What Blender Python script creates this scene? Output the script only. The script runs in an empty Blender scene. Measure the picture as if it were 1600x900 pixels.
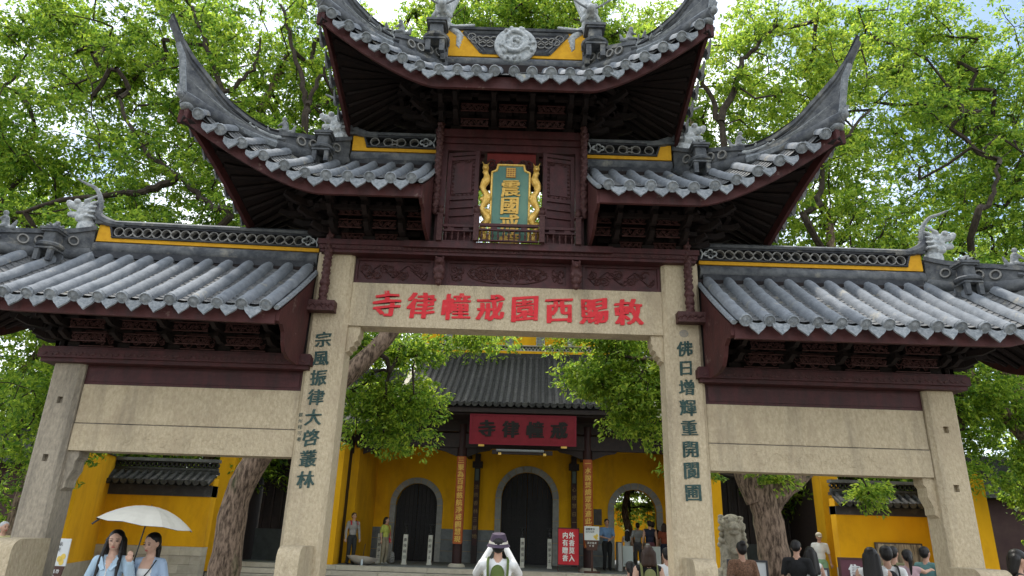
import bpy, bmesh, math, random
import numpy as np
from mathutils import Vector, Matrix, Euler, noise

random.seed(7)
rng = np.random.default_rng(7)
R = math.radians
scene = bpy.context.scene
col = scene.collection

# ------------------------------------------------------------------ camera
cam_data = bpy.data.cameras.new('camera')
cam_data.sensor_width = 36.0
cam_data.lens = 24.0
cam_data.clip_start = 0.1
cam_data.clip_end = 2000.0
cam = bpy.data.objects.new('camera', cam_data)
col.objects.link(cam)
cam.matrix_world = (Matrix.Translation((0.063, -8.272, 1.7)) @
                    (Matrix.Rotation(math.pi / 2 + 0.341, 4, 'X') @ Matrix.Rotation(0.032, 4, 'Z')))
scene.camera = cam

# ------------------------------------------------------------------ world, sun, exposure
SUN_EL, SUN_AZ = R(66), R(335)          # azimuth: 0 = +Y, clockwise towards +X
world = bpy.data.worlds.new('World')
scene.world = world
world.use_nodes = True
wn, wl = world.node_tree.nodes, world.node_tree.links
wn.clear()
w_out = wn.new('ShaderNodeOutputWorld')
sky = wn.new('ShaderNodeTexSky')
sky.sky_type = 'NISHITA'
sky.sun_disc = False
sky.sun_elevation = SUN_EL
sky.sun_rotation = SUN_AZ
sky.dust_density = 1.5
bg_sky = wn.new('ShaderNodeBackground')
bg_sky.inputs['Strength'].default_value = 0.13
wl.new(sky.outputs['Color'], bg_sky.inputs['Color'])
bg_cloud = wn.new('ShaderNodeBackground')          # broken white cloud all round
bg_cloud.inputs['Color'].default_value = (0.93, 0.97, 1.0, 1)
bg_cloud.inputs['Strength'].default_value = 1.15
tc = wn.new('ShaderNodeTexCoord')
cn = wn.new('ShaderNodeTexNoise')
cn.inputs['Scale'].default_value = 2.6
cn.inputs['Detail'].default_value = 7
cn.inputs['Roughness'].default_value = 0.55
wl.new(tc.outputs['Generated'], cn.inputs['Vector'])
cr = wn.new('ShaderNodeValToRGB')
cr.color_ramp.elements[0].position = 0.39
cr.color_ramp.elements[1].position = 0.55
wl.new(cn.outputs['Fac'], cr.inputs['Fac'])
wmix = wn.new('ShaderNodeMixShader')
wl.new(cr.outputs['Color'], wmix.inputs['Fac'])
wl.new(bg_sky.outputs[0], wmix.inputs[1])
wl.new(bg_cloud.outputs[0], wmix.inputs[2])
wl.new(wmix.outputs[0], w_out.inputs['Surface'])

sun_data = bpy.data.lights.new('sun', 'SUN')
sun_data.energy = 2.7
sun_data.angle = R(4)
sun_data.color = (1.0, 0.95, 0.87)
sun = bpy.data.objects.new('sun', sun_data)
col.objects.link(sun)
sd = Vector((math.sin(SUN_AZ) * math.cos(SUN_EL), math.cos(SUN_AZ) * math.cos(SUN_EL), math.sin(SUN_EL)))
sun.rotation_euler = sd.to_track_quat('Z', 'Y').to_euler()
sun.location = sd * 60

scene.view_settings.view_transform = 'Standard'
scene.view_settings.look = 'None'
scene.view_settings.exposure = 1.12
scene.view_settings.gamma = 1.0
scene.view_settings.use_curve_mapping = False
scene.render.engine = 'CYCLES'
scene.cycles.max_bounces = 6
scene.cycles.diffuse_bounces = 3
scene.cycles.glossy_bounces = 2
scene.cycles.transmission_bounces = 3
scene.cycles.transparent_max_bounces = 6
scene.cycles.use_denoising = True
scene.cycles.sample_clamp_indirect = 6.0

# ------------------------------------------------------------------ materials
MATS = {}


def mat(name, c1, c2=None, rough=0.8, scale=6.0, detail=5.0, lo=0.35, hi=0.65, bump=0.0, bscale=40.0,
        spec=0.3, metal=0.0, rand=0.0, c3=None, s3=2.0, lo3=0.55, hi3=0.7, stretch=(1, 1, 1), coat=0.0, bstretch=None,
        c4=None, s4=(5, 5, .35), lo4=.5, hi4=.75, k4=.6):
    """Procedural material: base colour c1 mottled with c2 (noise), patches of c3, bump, per-object variation."""
    if name in MATS:
        return MATS[name]
    m = bpy.data.materials.new(name)
    m.use_nodes = True
    n, l = m.node_tree.nodes, m.node_tree.links
    b = n['Principled BSDF']
    b.inputs['Roughness'].default_value = rough
    b.inputs['Specular IOR Level'].default_value = spec
    b.inputs['Metallic'].default_value = metal
    b.inputs['Coat Weight'].default_value = coat
    geo = n.new('ShaderNodeNewGeometry')
    mp = n.new('ShaderNodeMapping')
    mp.inputs['Scale'].default_value = stretch
    l.new(geo.outputs['Position'], mp.inputs['Vector'])
    vec = mp.outputs['Vector']
    out = None
    if c2 is not None:
        t = n.new('ShaderNodeTexNoise')
        t.inputs['Scale'].default_value = scale
        t.inputs['Detail'].default_value = detail
        t.inputs['Roughness'].default_value = 0.65
        l.new(vec, t.inputs['Vector'])
        r = n.new('ShaderNodeValToRGB')
        r.color_ramp.elements[0].position = lo
        r.color_ramp.elements[0].color = (*c1, 1)
        r.color_ramp.elements[1].position = hi
        r.color_ramp.elements[1].color = (*c2, 1)
        l.new(t.outputs['Fac'], r.inputs['Fac'])
        out = r.outputs['Color']
    else:
        rgb = n.new('ShaderNodeRGB')
        rgb.outputs[0].default_value = (*c1, 1)
        out = rgb.outputs[0]
    if c3 is not None:
        t3 = n.new('ShaderNodeTexNoise')
        t3.inputs['Scale'].default_value = s3
        t3.inputs['Detail'].default_value = 8
        t3.inputs['Roughness'].default_value = 0.7
        l.new(vec, t3.inputs['Vector'])
        r3 = n.new('ShaderNodeValToRGB')
        r3.color_ramp.elements[0].position = lo3
        r3.color_ramp.elements[1].position = hi3
        l.new(t3.outputs['Fac'], r3.inputs['Fac'])
        mx = n.new('ShaderNodeMix')
        mx.data_type = 'RGBA'
        l.new(r3.outputs['Color'], mx.inputs['Factor'])
        l.new(out, mx.inputs[6])
        mx.inputs[7].default_value = (*c3, 1)
        out = mx.outputs[2]
    if c4 is not None:                     # rain streaks and run-off stains
        mp4 = n.new('ShaderNodeMapping')
        mp4.inputs['Scale'].default_value = s4
        l.new(geo.outputs['Position'], mp4.inputs['Vector'])
        t4 = n.new('ShaderNodeTexNoise')
        t4.inputs['Scale'].default_value = 1.0
        t4.inputs['Detail'].default_value = 7
        t4.inputs['Roughness'].default_value = .62
        l.new(mp4.outputs['Vector'], t4.inputs['Vector'])
        r4 = n.new('ShaderNodeMapRange')
        r4.inputs['From Min'].default_value = lo4
        r4.inputs['From Max'].default_value = hi4
        r4.inputs['To Max'].default_value = k4
        l.new(t4.outputs['Fac'], r4.inputs['Value'])
        mx4 = n.new('ShaderNodeMix')
        mx4.data_type = 'RGBA'
        l.new(r4.outputs[0], mx4.inputs['Factor'])
        l.new(out, mx4.inputs[6])
        mx4.inputs[7].default_value = (*c4, 1)
        out = mx4.outputs[2]
    if rand > 0:
        oi = n.new('ShaderNodeObjectInfo')
        mr = n.new('ShaderNodeMapRange')
        mr.inputs['To Min'].default_value = 1 - rand
        mr.inputs['To Max'].default_value = 1 + rand
        l.new(oi.outputs['Random'], mr.inputs['Value'])
        hs = n.new('ShaderNodeHueSaturation')
        l.new(mr.outputs[0], hs.inputs['Value'])
        l.new(out, hs.inputs['Color'])
        out = hs.outputs['Color']
    l.new(out, b.inputs['Base Color'])
    if bump > 0:
        tb = n.new('ShaderNodeTexNoise')
        tb.inputs['Scale'].default_value = bscale
        tb.inputs['Detail'].default_value = 6
        if bstretch:
            mb_ = n.new('ShaderNodeMapping')
            mb_.inputs['Scale'].default_value = bstretch
            l.new(geo.outputs['Position'], mb_.inputs['Vector'])
            l.new(mb_.outputs['Vector'], tb.inputs['Vector'])
        else:
            l.new(vec, tb.inputs['Vector'])
        bp = n.new('ShaderNodeBump')
        bp.inputs['Strength'].default_value = bump
        bp.inputs['Distance'].default_value = 0.02
        l.new(tb.outputs['Fac'], bp.inputs['Height'])
        l.new(bp.outputs['Normal'], b.inputs['Normal'])
    MATS[name] = m
    return m


def leaf_mat(name, c1, c2, trans=0.55):
    m = bpy.data.materials.new(name)
    m.use_nodes = True
    n, l = m.node_tree.nodes, m.node_tree.links
    n.clear()
    out = n.new('ShaderNodeOutputMaterial')
    geo = n.new('ShaderNodeNewGeometry')
    t = n.new('ShaderNodeTexNoise')
    t.inputs['Scale'].default_value = 0.9
    t.inputs['Detail'].default_value = 3
    l.new(geo.outputs['Position'], t.inputs['Vector'])
    ad = n.new('ShaderNodeMath'); ad.operation = 'MULTIPLY_ADD'
    ad.inputs[1].default_value = 0.55
    l.new(geo.outputs['Random Per Island'], ad.inputs[0])
    sb = n.new('ShaderNodeMath'); sb.operation = 'MULTIPLY'
    sb.inputs[1].default_value = 0.5
    l.new(t.outputs['Fac'], sb.inputs[0])
    l.new(sb.outputs[0], ad.inputs[2])
    r = n.new('ShaderNodeValToRGB')
    r.color_ramp.elements[0].position = 0.12
    r.color_ramp.elements[0].color = (c1[0] * .7, c1[1] * .75, c1[2] * .9, 1)
    r.color_ramp.elements[1].position = 0.85
    r.color_ramp.elements[1].color = (c2[0] * 1.3, c2[1] * 1.1, c2[2], 1)
    e_ = r.color_ramp.elements.new(.34)
    e_.color = (*c1, 1)
    e_ = r.color_ramp.elements.new(.62)
    e_.color = (*c2, 1)
    l.new(ad.outputs[0], r.inputs['Fac'])
    d = n.new('ShaderNodeBsdfPrincipled')
    d.inputs['Roughness'].default_value = 0.5
    d.inputs['Specular IOR Level'].default_value = 0.35
    l.new(r.outputs['Color'], d.inputs['Base Color'])
    tr = n.new('ShaderNodeBsdfTranslucent')
    hs = n.new('ShaderNodeHueSaturation')
    hs.inputs['Hue'].default_value = 0.485
    hs.inputs['Saturation'].default_value = 1.0
    hs.inputs['Value'].default_value = 1.75
    l.new(r.outputs['Color'], hs.inputs['Color'])
    l.new(hs.outputs['Color'], tr.inputs['Color'])
    mx = n.new('ShaderNodeMixShader')
    mx.inputs['Fac'].default_value = trans
    l.new(d.outputs[0], mx.inputs[1])
    l.new(tr.outputs[0], mx.inputs[2])
    l.new(mx.outputs[0], out.inputs['Surface'])
    MATS[name] = m
    return m


STONE = mat('granite', (0.37, 0.30, 0.195), (0.54, 0.45, 0.315), rough=0.95, scale=34, detail=8, lo=.3, hi=.7, bump=0.9, bscale=45,
            c3=(0.34, 0.27, 0.185), s3=2.2, lo3=.5, hi3=.75, stretch=(1, 1, .55),
            c4=(0.17, 0.145, 0.11), s4=(3.2, 3.2, .4), lo4=.52, hi4=.74, k4=.6)
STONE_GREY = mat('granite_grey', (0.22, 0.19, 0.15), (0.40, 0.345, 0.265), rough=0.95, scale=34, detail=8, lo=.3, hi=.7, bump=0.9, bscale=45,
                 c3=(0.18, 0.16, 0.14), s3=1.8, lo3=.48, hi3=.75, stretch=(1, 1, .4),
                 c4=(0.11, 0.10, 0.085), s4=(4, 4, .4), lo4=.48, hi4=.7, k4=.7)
TILE = mat('grey_tile', (0.13, 0.145, 0.163), (0.235, 0.25, 0.27), rough=0.95, spec=.15, scale=9, lo=.3, hi=.75, bump=0.35, bscale=60,
           c3=(0.36, 0.325, 0.25), s3=3.6, lo3=.60, hi3=.74, rand=0.08)
TILE_PAN = mat('grey_pan_tile', (0.075, 0.08, 0.085), (0.17, 0.17, 0.17), rough=0.9, scale=14, bump=0.4, bscale=50,
               c3=(0.30, 0.27, 0.2), s3=4, lo3=.58, hi3=.7, rand=0.15)
TILE_END = mat('tile_end', (0.14, 0.157, 0.175), (0.275, 0.29, 0.305), rough=0.95, spec=.15, scale=25, bump=0.5, bscale=80, rand=0.15,
               c3=(0.42, 0.38, 0.27), s3=2.5, lo3=.62, hi3=.7)
PLASTER_DARK = mat('dark_plaster', (0.022, 0.024, 0.03), (0.055, 0.057, 0.063), rough=0.85, scale=7, bump=0.25, bscale=30,
                   c3=(0.16, 0.155, 0.145), s3=3.0, lo3=.6, hi3=.75)
PLASTER_GREY = mat('grey_plaster', (0.05, 0.055, 0.065), (0.135, 0.14, 0.145), rough=0.85, scale=8, bump=0.3, bscale=40,
                   c3=(0.30, 0.28, 0.235), s3=2.6, lo3=.58, hi3=.72)
ORNAMENT = mat('pale_ornament', (0.27, 0.295, 0.315), (0.50, 0.51, 0.505), rough=0.9, scale=22, bump=0.5, bscale=50,
               c3=(0.16, 0.16, 0.16), s3=12, lo3=.55, hi3=.7)
ORN_GREY = mat('grey_ornament', (0.11, 0.12, 0.13), (0.26, 0.27, 0.275), rough=0.9, scale=18, bump=0.5, bscale=50)
RING = mat('lattice_ring', (0.17, 0.165, 0.16), (0.28, 0.27, 0.25), rough=0.9, scale=15)
YELLOW = mat('yellow_ridge', (0.68, 0.36, 0.02), (0.55, 0.27, 0.015), rough=0.85, scale=9, c3=(0.35, 0.2, 0.05), s3=6, lo3=.6, hi3=.8)
WALL_YELLOW = mat('yellow_wall', (0.80, 0.42, 0.008), (0.70, 0.35, 0.006), rough=0.9, scale=1.3, lo=.3, hi=.7, bump=0.12, bscale=12,
                  c3=(0.52, 0.25, 0.008), s3=.9, lo3=.5, hi3=.75, stretch=(1, 1, .5),
                  c4=(0.42, 0.22, 0.03), s4=(2.2, 2.2, .35), lo4=.54, hi4=.8, k4=.5)
WOOD = mat('maroon_wood', (0.040, 0.0085, 0.0095), (0.068, 0.0145, 0.016), rough=0.62, scale=7, bump=0.25, bscale=30, spec=.4,
           stretch=(1, 1, 1), c3=(0.09, 0.035, 0.034), s3=5, lo3=.58, hi3=.78, c4=(0.02, 0.009, 0.009), s4=(9, 9, 1.2), lo4=.45, hi4=.7, k4=.7)
WOOD_FASCIA = mat('maroon_fascia', (0.046, 0.0115, 0.0115), (0.07, 0.018, 0.017), rough=0.7, scale=5, bump=0.25, bscale=25, spec=.35,
                  c3=(0.24, 0.18, 0.15), s3=5.5, lo3=.62, hi3=.74, c4=(0.02, 0.009, 0.009), s4=(7, 7, 2), lo4=.5, hi4=.72, k4=.7)
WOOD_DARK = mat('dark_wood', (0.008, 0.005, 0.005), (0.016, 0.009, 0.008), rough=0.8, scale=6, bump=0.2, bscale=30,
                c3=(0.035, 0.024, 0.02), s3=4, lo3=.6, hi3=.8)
WOOD_CARVED = mat('carved_wood', (0.042, 0.014, 0.014), (0.085, 0.036, 0.033), rough=0.6, scale=30, bump=0.4, bscale=90)
GOLD = mat('gilding', (0.62, 0.36, 0.06), (0.78, 0.52, 0.14), rough=0.38, scale=20, metal=.35, spec=.5, bump=.3, bscale=70)
TEAL = mat('plaque_teal', (0.055, 0.15, 0.13), (0.12, 0.235, 0.175), rough=0.5, scale=3, stretch=(1, 1, .5))
RED_PAINT = mat('red_lettering', (0.64, 0.04, 0.05), (0.50, 0.035, 0.04), rough=0.9, scale=22, c3=(.50, .27, .2), s3=17, lo3=.6, hi3=.72)
TEAL_PAINT = mat('teal_lettering', (0.020, 0.048, 0.045), (0.055, 0.09, 0.08), rough=0.9, scale=40, c3=(.25, .23, .17), s3=20, lo3=.6, hi3=.72)
BLACK_PAINT = mat('black_lettering', (0.015, 0.012, 0.012), rough=0.6)
GOLD_PAINT = mat('gold_lettering', (0.72, 0.45, 0.10), (0.6, 0.36, 0.07), rough=0.5, scale=30)
WHITE_PAINT = mat('white_lettering', (0.78, 0.78, 0.76), rough=0.7)
BARK = mat('bark', (0.05, 0.033, 0.022), (0.27, 0.19, 0.135), rough=0.95, scale=19, lo=.38, hi=.62, bump=1.0, bscale=19,
           stretch=(1, 1, .26), c3=(0.06, 0.085, 0.03), s3=1.3, lo3=.55, hi3=.72)
BARK_DARK = mat('dark_bark', (0.022, 0.017, 0.012), (0.06, 0.045, 0.033), rough=0.95, scale=16, bump=0.8, bscale=20, stretch=(1, 1, .4))
LEAF = leaf_mat('camphor_leaves', (0.065, 0.155, 0.018), (0.21, 0.325, 0.036), .6)
LEAF_BRIGHT = leaf_mat('young_camphor_leaves', (0.085, 0.18, 0.02), (0.235, 0.345, 0.042), .6)
LEAF_DARK = leaf_mat('shaded_leaves', (0.02, 0.065, 0.010), (0.065, 0.14, 0.018), trans=.4)

# ------------------------------------------------------------------ mesh helpers
class MB:
    """Collects shapes; build() links them as one mesh object."""

    def __init__(s):
        s.v, s.f, s.prims = [], [], []

    def add(s, verts, faces):
        o = len(s.v)
        s.v += [tuple(p) for p in verts]
        s.f += [tuple(i + o for i in f) for f in faces]
        return s

    def box(s, c, size, rot=None):
        hx, hy, hz = size[0] / 2, size[1] / 2, size[2] / 2
        vs = [Vector((x, y, z)) for x in (-hx, hx) for y in (-hy, hy) for z in (-hz, hz)]
        if rot is not None:
            if not isinstance(rot, Matrix):
                rot = Euler(rot).to_matrix()
            vs = [rot @ v for v in vs]
        c = Vector(c)
        return s.add([v + c for v in vs], [(0, 1, 3, 2), (4, 6, 7, 5), (0, 4, 5, 1), (2, 3, 7, 6), (0, 2, 6, 4), (1, 5, 7, 3)])

    def bx(s, x0, x1, y0, y1, z0, z1):
        return s.box(((x0 + x1) / 2, (y0 + y1) / 2, (z0 + z1) / 2), (abs(x1 - x0), abs(y1 - y0), abs(z1 - z0)))

    def bevbox(s, x0, x1, y0, y1, z0, z1, b=.02):
        """Box whose four vertical edges (along Z) are chamfered, top and bottom softened."""
        pl = [(x0 + b, y0), (x1 - b, y0), (x1, y0 + b), (x1, y1 - b), (x1 - b, y1), (x0 + b, y1), (x0, y1 - b), (x0, y0 + b)]
        return s.prismz(pl, z0, z1)

    def prismz(s, pl, z0, z1):
        n = len(pl)
        vs = [(x, y, z0) for x, y in pl] + [(x, y, z1) for x, y in pl]
        fs = [tuple(range(n))[::-1], tuple(range(n, 2 * n))] + [(i, (i + 1) % n, n + (i + 1) % n, n + i) for i in range(n)]
        return s.add(vs, fs)

    def prismy(s, pl, y0, y1):
        """Polygon given in (x, z), extruded along Y."""
        n = len(pl)
        vs = [(x, y0, z) for x, z in pl] + [(x, y1, z) for x, z in pl]
        fs = [tuple(range(n)), tuple(range(n, 2 * n))[::-1]] + [(i, n + i, n + (i + 1) % n, (i + 1) % n) for i in range(n)]
        return s.add(vs, fs)

    def prismx(s, pl, x0, x1):
        """Polygon given in (y, z), extruded along X."""
        n = len(pl)
        vs = [(x0, y, z) for y, z in pl] + [(x1, y, z) for y, z in pl]
        fs = [tuple(range(n)), tuple(range(n, 2 * n))[::-1]] + [(i, n + i, n + (i + 1) % n, (i + 1) % n) for i in range(n)]
        return s.add(vs, fs)

    def tube(s, pts, rad, n=8, cap=True, sx=1.0, sy=1.0, up=(0, 0, 1), mid=0):
        pts = [Vector(p) for p in pts]
        if not hasattr(rad, '__len__'):
            rad = [rad] * len(pts)
        up = Vector(up)
        rings = []
        o = len(s.v)
        side = None
        for i, p in enumerate(pts):
            t = (pts[min(i + 1, len(pts) - 1)] - pts[max(i - 1, 0)])
            if t.length < 1e-9:
                t = Vector((0, 0, 1))
            t.normalize()
            if side is None:
                side = t.cross(up)
                if side.length < 1e-3:
                    side = t.cross(Vector((0, 1, 0)))
            else:
                side = side - t * side.dot(t)
                if side.length < 1e-6:
                    side = t.cross(up)
            side.normalize()
            nn = side.cross(t).normalized()
            r = rad[i]
            for k in range(n):
                a = 2 * math.pi * k / n
                s.v.append(tuple(p + side * (math.cos(a) * r * sx) + nn * (math.sin(a) * r * sy)))
        for i in range(len(pts) - 1):
            for k in range(n):
                a, b = o + i * n + k, o + i * n + (k + 1) % n
                s.f.append((a, b, b + n, a + n))
        if cap:
            s.f.append(tuple(o + k for k in range(n))[::-1])
            e = o + (len(pts) - 1) * n
            s.f.append(tuple(e + k for k in range(n)))
        return s

    def lathe(s, prof, c=(0, 0, 0), n=16, rot=None):
        o = len(s.v)
        c = Vector(c)
        for r, z in prof:
            for k in range(n):
                a = 2 * math.pi * k / n
                v = Vector((r * math.cos(a), r * math.sin(a), z))
                if rot is not None:
                    v = rot @ v
                s.v.append(tuple(v + c))
        for i in range(len(prof) - 1):
            for k in range(n):
                a, b = o + i * n + k, o + i * n + (k + 1) % n
                s.f.append((a, b, b + n, a + n))
        s.f.append(tuple(o + k for k in range(n))[::-1])
        e = o + (len(prof) - 1) * n
        s.f.append(tuple(e + k for k in range(n)))
        return s

    def ell(s, c, r, nu=10, nv=7, rot=None, m=0):
        if not hasattr(r, '__len__'):
            r = (r, r, r)
        c = Vector(c)
        if rot is not None and not isinstance(rot, Matrix):
            rot = Euler(rot).to_matrix()
        o = len(s.v)
        vs = []
        for j in range(nv + 1):
            th = math.pi * j / nv
            for i in range(nu):
                a = 2 * math.pi * i / nu
                v = Vector((r[0] * math.sin(th) * math.cos(a), r[1] * math.sin(th) * math.sin(a), r[2] * math.cos(th)))
                if rot is not None:
                    v = rot @ v
                vs.append(tuple(v + c))
        s.v += vs
        for j in range(nv):
            for i in range(nu):
                a, b = o + j * nu + i, o + j * nu + (i + 1) % nu
                if j == 0:
                    s.f.append((a, b + nu, a + nu)) if True else None
                elif j == nv - 1:
                    s.f.append((a, b, a + nu))
                else:
                    s.f.append((a, b, b + nu, a + nu))
        s.prims.append(('e', c, r, rot, m))
        return s

    def cap(s, p0, p1, r0, r1, n=10, m=0):
        """Tapered capsule."""
        p0, p1 = Vector(p0), Vector(p1)
        d = p1 - p0
        L = d.length
        t = d / L if L > 1e-6 else Vector((0, 0, 1))
        pts, rr = [], []
        for k in (80, 55, 28):
            a = R(k)
            pts.append(p0 - t * r0 * math.sin(a)); rr.append(r0 * math.cos(a))
        pts += [p0, p1]; rr += [r0, r1]
        for k in (28, 55, 80):
            a = R(k)
            pts.append(p1 + t * r1 * math.sin(a)); rr.append(r1 * math.cos(a))
        s.tube(pts, rr, n)
        s.prims.append(('c', p0, p1, r0, r1, m))
        return s

    def ring(s, c, r, w, y0, y1, n=16, a0=0.0, a1=2 * math.pi, ax=None):
        """Flat ring (annulus arc) in the XZ plane, extruded from y0 to y1. ax: unit vector replacing X."""
        o = len(s.v)
        full = abs(a1 - a0 - 2 * math.pi) < 1e-6
        k = n if full else n + 1
        c = Vector(c)
        ax = Vector(ax) if ax is not None else Vector((1, 0, 0))
        ay = Vector((0, 0, 1)).cross(ax)
        for i in range(k):
            a = a0 + (a1 - a0) * i / n
            for rr in (r - w / 2, r + w / 2):
                for y in (y0, y1):
                    s.v.append(tuple(c + ax * (rr * math.cos(a)) + ay * y + Vector((0, 0, rr * math.sin(a)))))
        for i in range(n):
            a, b = o + 4 * i, o + 4 * ((i + 1) % k)
            s.f += [(a, a + 2, b + 2, b), (a + 1, b + 1, b + 3, a + 3), (a + 2, a + 3, b + 3, b + 2), (a, b, b + 1, a + 1)]
        return s

    def mesh(s, name='mesh'):
        me = bpy.data.meshes.new(name)
        me.from_pydata(s.v, [], s.f)
        me.validate(clean_customdata=False)
        bm = bmesh.new()
        bm.from_mesh(me)
        bmesh.ops.recalc_face_normals(bm, faces=bm.faces)
        bm.to_mesh(me)
        bm.free()
        return me

    def build(s, name, material, parent=None, smooth=False, loc=None, rot=None):
        me = s.mesh(name)
        return obj(name, me, material, parent, smooth, loc, rot)


def shade(me, smooth, angle=40):
    if smooth:
        me.polygons.foreach_set('use_smooth', [True] * len(me.polygons))
        try:
            me.set_sharp_from_angle(angle=R(angle))
        except Exception:
            pass


def obj(name, me, material, parent=None, smooth=False, loc=None, rot=None, scale=None):
    if material is not None and not me.materials:
        me.materials.append(material)
    if smooth:
        shade(me, True)
    o = bpy.data.objects.new(name, me)
    col.objects.link(o)
    if parent is not None:
        o.parent = parent
    if loc is not None:
        o.location = loc
    if rot is not None:
        if isinstance(rot, Matrix):
            o.rotation_euler = rot.to_euler()
        else:
            o.rotation_euler = rot
    if scale is not None:
        o.scale = scale if hasattr(scale, '__len__') else (scale,) * 3
    return o


def empty(name, parent=None, loc=(0, 0, 0), rot=None):
    o = bpy.data.objects.new(name, None)
    col.objects.link(o)
    o.empty_display_size = .2
    o.location = loc
    if rot is not None:
        o.rotation_euler = rot
    if parent is not None:
        o.parent = parent
    return o


def tag(o, label, cat, group=None, kind=None):
    if label:
        o['label'] = label
    if cat:
        o['category'] = cat
    if group:
        o['group'] = group
    if kind:
        o['kind'] = kind
    return o


def struct(o):
    o['kind'] = 'structure'
    return o


def prim_dist(prims, P):
    """Distance of points P (n,3) to each primitive -> (n, k)."""
    out = []
    for p in prims:
        if p[0] == 'c':
            a, b, r0, r1 = np.array(p[1]), np.array(p[2]), p[3], p[4]
            ab = b - a
            t = np.clip(((P - a) @ ab) / max(ab @ ab, 1e-9), 0, 1)
            q = a + t[:, None] * ab
            out.append(np.linalg.norm(P - q, axis=1) - (r0 + (r1 - r0) * t))
        else:
            c, r, rot = np.array(p[1]), np.array(p[2]), p[3]
            d = P - c
            if rot is not None:
                d = d @ np.array(rot)
            k = np.linalg.norm(d / r, axis=1)
            g = np.linalg.norm(d / (r * r), axis=1)
            out.append(k * (k - 1) / np.maximum(g, 1e-6))
    return np.stack(out, 1)


TMP = bpy.data.scenes.new('scratch')      # shapes are melted and lettered here, then moved over


def evaluated(t):
    TMP.collection.objects.link(t)
    vl = TMP.view_layers[0]
    vl.update()
    dg = vl.depsgraph
    dg.update()
    out = bpy.data.meshes.new_from_object(t.evaluated_get(dg), preserve_all_data_layers=False, depsgraph=dg)
    return out


def blob(name, mb, voxel, mats, parent=None, smooth_it=2, loc=None, rot=None, split=None):
    """Melts the shapes of mb into one continuous surface; faces take the material of the nearest primitive."""
    me = mb.mesh(name)
    t = bpy.data.objects.new('tmp', me)
    md = t.modifiers.new('r', 'REMESH')
    md.mode = 'VOXEL'
    md.voxel_size = voxel
    if smooth_it:
        sm = t.modifiers.new('s', 'SMOOTH')
        sm.factor = .5
        sm.iterations = smooth_it
    out = evaluated(t)
    bpy.data.objects.remove(t)
    bpy.data.meshes.remove(me)
    out.name = name
    out.materials.clear()
    if not isinstance(mats, (list, tuple)):
        mats = [mats]
    for m in mats:
        out.materials.append(m)
    n = len(out.polygons)
    if len(mats) > 1 and n:
        ctr = np.empty(n * 3)
        out.polygons.foreach_get('center', ctr)
        P = ctr.reshape(-1, 3)
        D = prim_dist(mb.prims, P)
        ids = np.array([p[-1] for p in mb.prims])[D.argmin(1)]
        if split is not None:
            ids = split(P, ids)
        out.polygons.foreach_set('material_index', ids.astype(np.int32))
    out.polygons.foreach_set('use_smooth', [True] * n)
    return obj(name, out, None, parent, False, loc, rot)


GLYPH = {}


def glyph(ch, bold=0.012, depth=0.04, shear=0.07):
    """One character as a mesh of unit height, centred, in the XZ plane facing -Y."""
    key = (ch, bold, depth, shear)
    if key in GLYPH:
        return GLYPH[key]
    c = bpy.data.curves.new('glyph', 'FONT')
    c.body = ch
    c.size = 1.0
    c.extrude = depth / 2
    c.resolution_u = 2
    t = bpy.data.objects.new('glyph', c)
    me = evaluated(t)
    bpy.data.objects.remove(t)
    bpy.data.curves.remove(c)
    n = len(me.vertices)
    co = np.empty(n * 3)
    me.vertices.foreach_get('co', co)
    co = co.reshape(-1, 3)
    if n:
        ctr = (co.min(0) + co.max(0)) / 2
        if ord(ch) > 0x2e80:
            ctr = np.array((0.5, 0.36, 0))
        x, y, z = (co - ctr).T
        ph = (ord(ch) % 17)
        # brush-like hand: strokes climb to the right and waver a little
        x2 = x + .02 * np.sin(7 * y + ph) + .010 * np.sin(19 * y + 2 * ph)
        y2 = y + shear * x + .022 * np.sin(6.5 * x + ph * 1.7) + .010 * np.sin(17 * x + ph)
        co = np.stack([x2, -z, y2], 1)
        me.vertices.foreach_set('co', co.ravel())
    me.update()
    if bold > 0 and n:
        fs = [tuple(p.vertices) for p in me.polygons]
        mb = MB()
        for i, (dx, dz) in enumerate(((-1, -1), (1, -1), (-1, 1), (1, 1), (0, 0), (-1.35, 0), (1.35, 0))):
            mb.add([(v[0] + dx * bold * 1.45, v[1] - .0035 * i, v[2] + dz * bold * .55) for v in co], fs)
        me2 = bpy.data.meshes.new('glyph')
        me2.from_pydata(mb.v, [], mb.f)
        me2.update()
        bpy.data.meshes.remove(me)
        me = me2
    GLYPH[key] = me
    return me


def letters(text, name, material, parent, start, step, size, bold=.012, depth=.04, rot=None, shear=.07, wid=1.0):
    """Places characters one by one (each its own mesh object); start and step in the parent's space."""
    p = Vector(start)
    st = Vector(step)
    for ch in text:
        if ch not in ' ':
            me = glyph(ch, bold, depth, shear)
            key = ('m', ch, bold, depth, shear, material.name)
            if key not in GLYPH:
                mm = me.copy()
                mm.materials.clear()
                mm.materials.append(material)
                GLYPH[key] = mm
            o = obj(name, GLYPH[key], None, parent, False, tuple(p), rot, (size * wid, size, size))
        p = p + st


def spiral(c, r0, turns, sgn, ax=(1, 0, 0), n=14, start=0.0, shrink=.15):
    c = Vector(c)
    ax = Vector(ax)
    pts = []
    for i in range(n):
        t = i / (n - 1)
        a = start + sgn * turns * 2 * math.pi * t
        r = r0 * (1 - (1 - shrink) * t)
        pts.append(c + ax * (r * math.cos(a)) + Vector((0, 0, r * math.sin(a))))
    return pts


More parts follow.
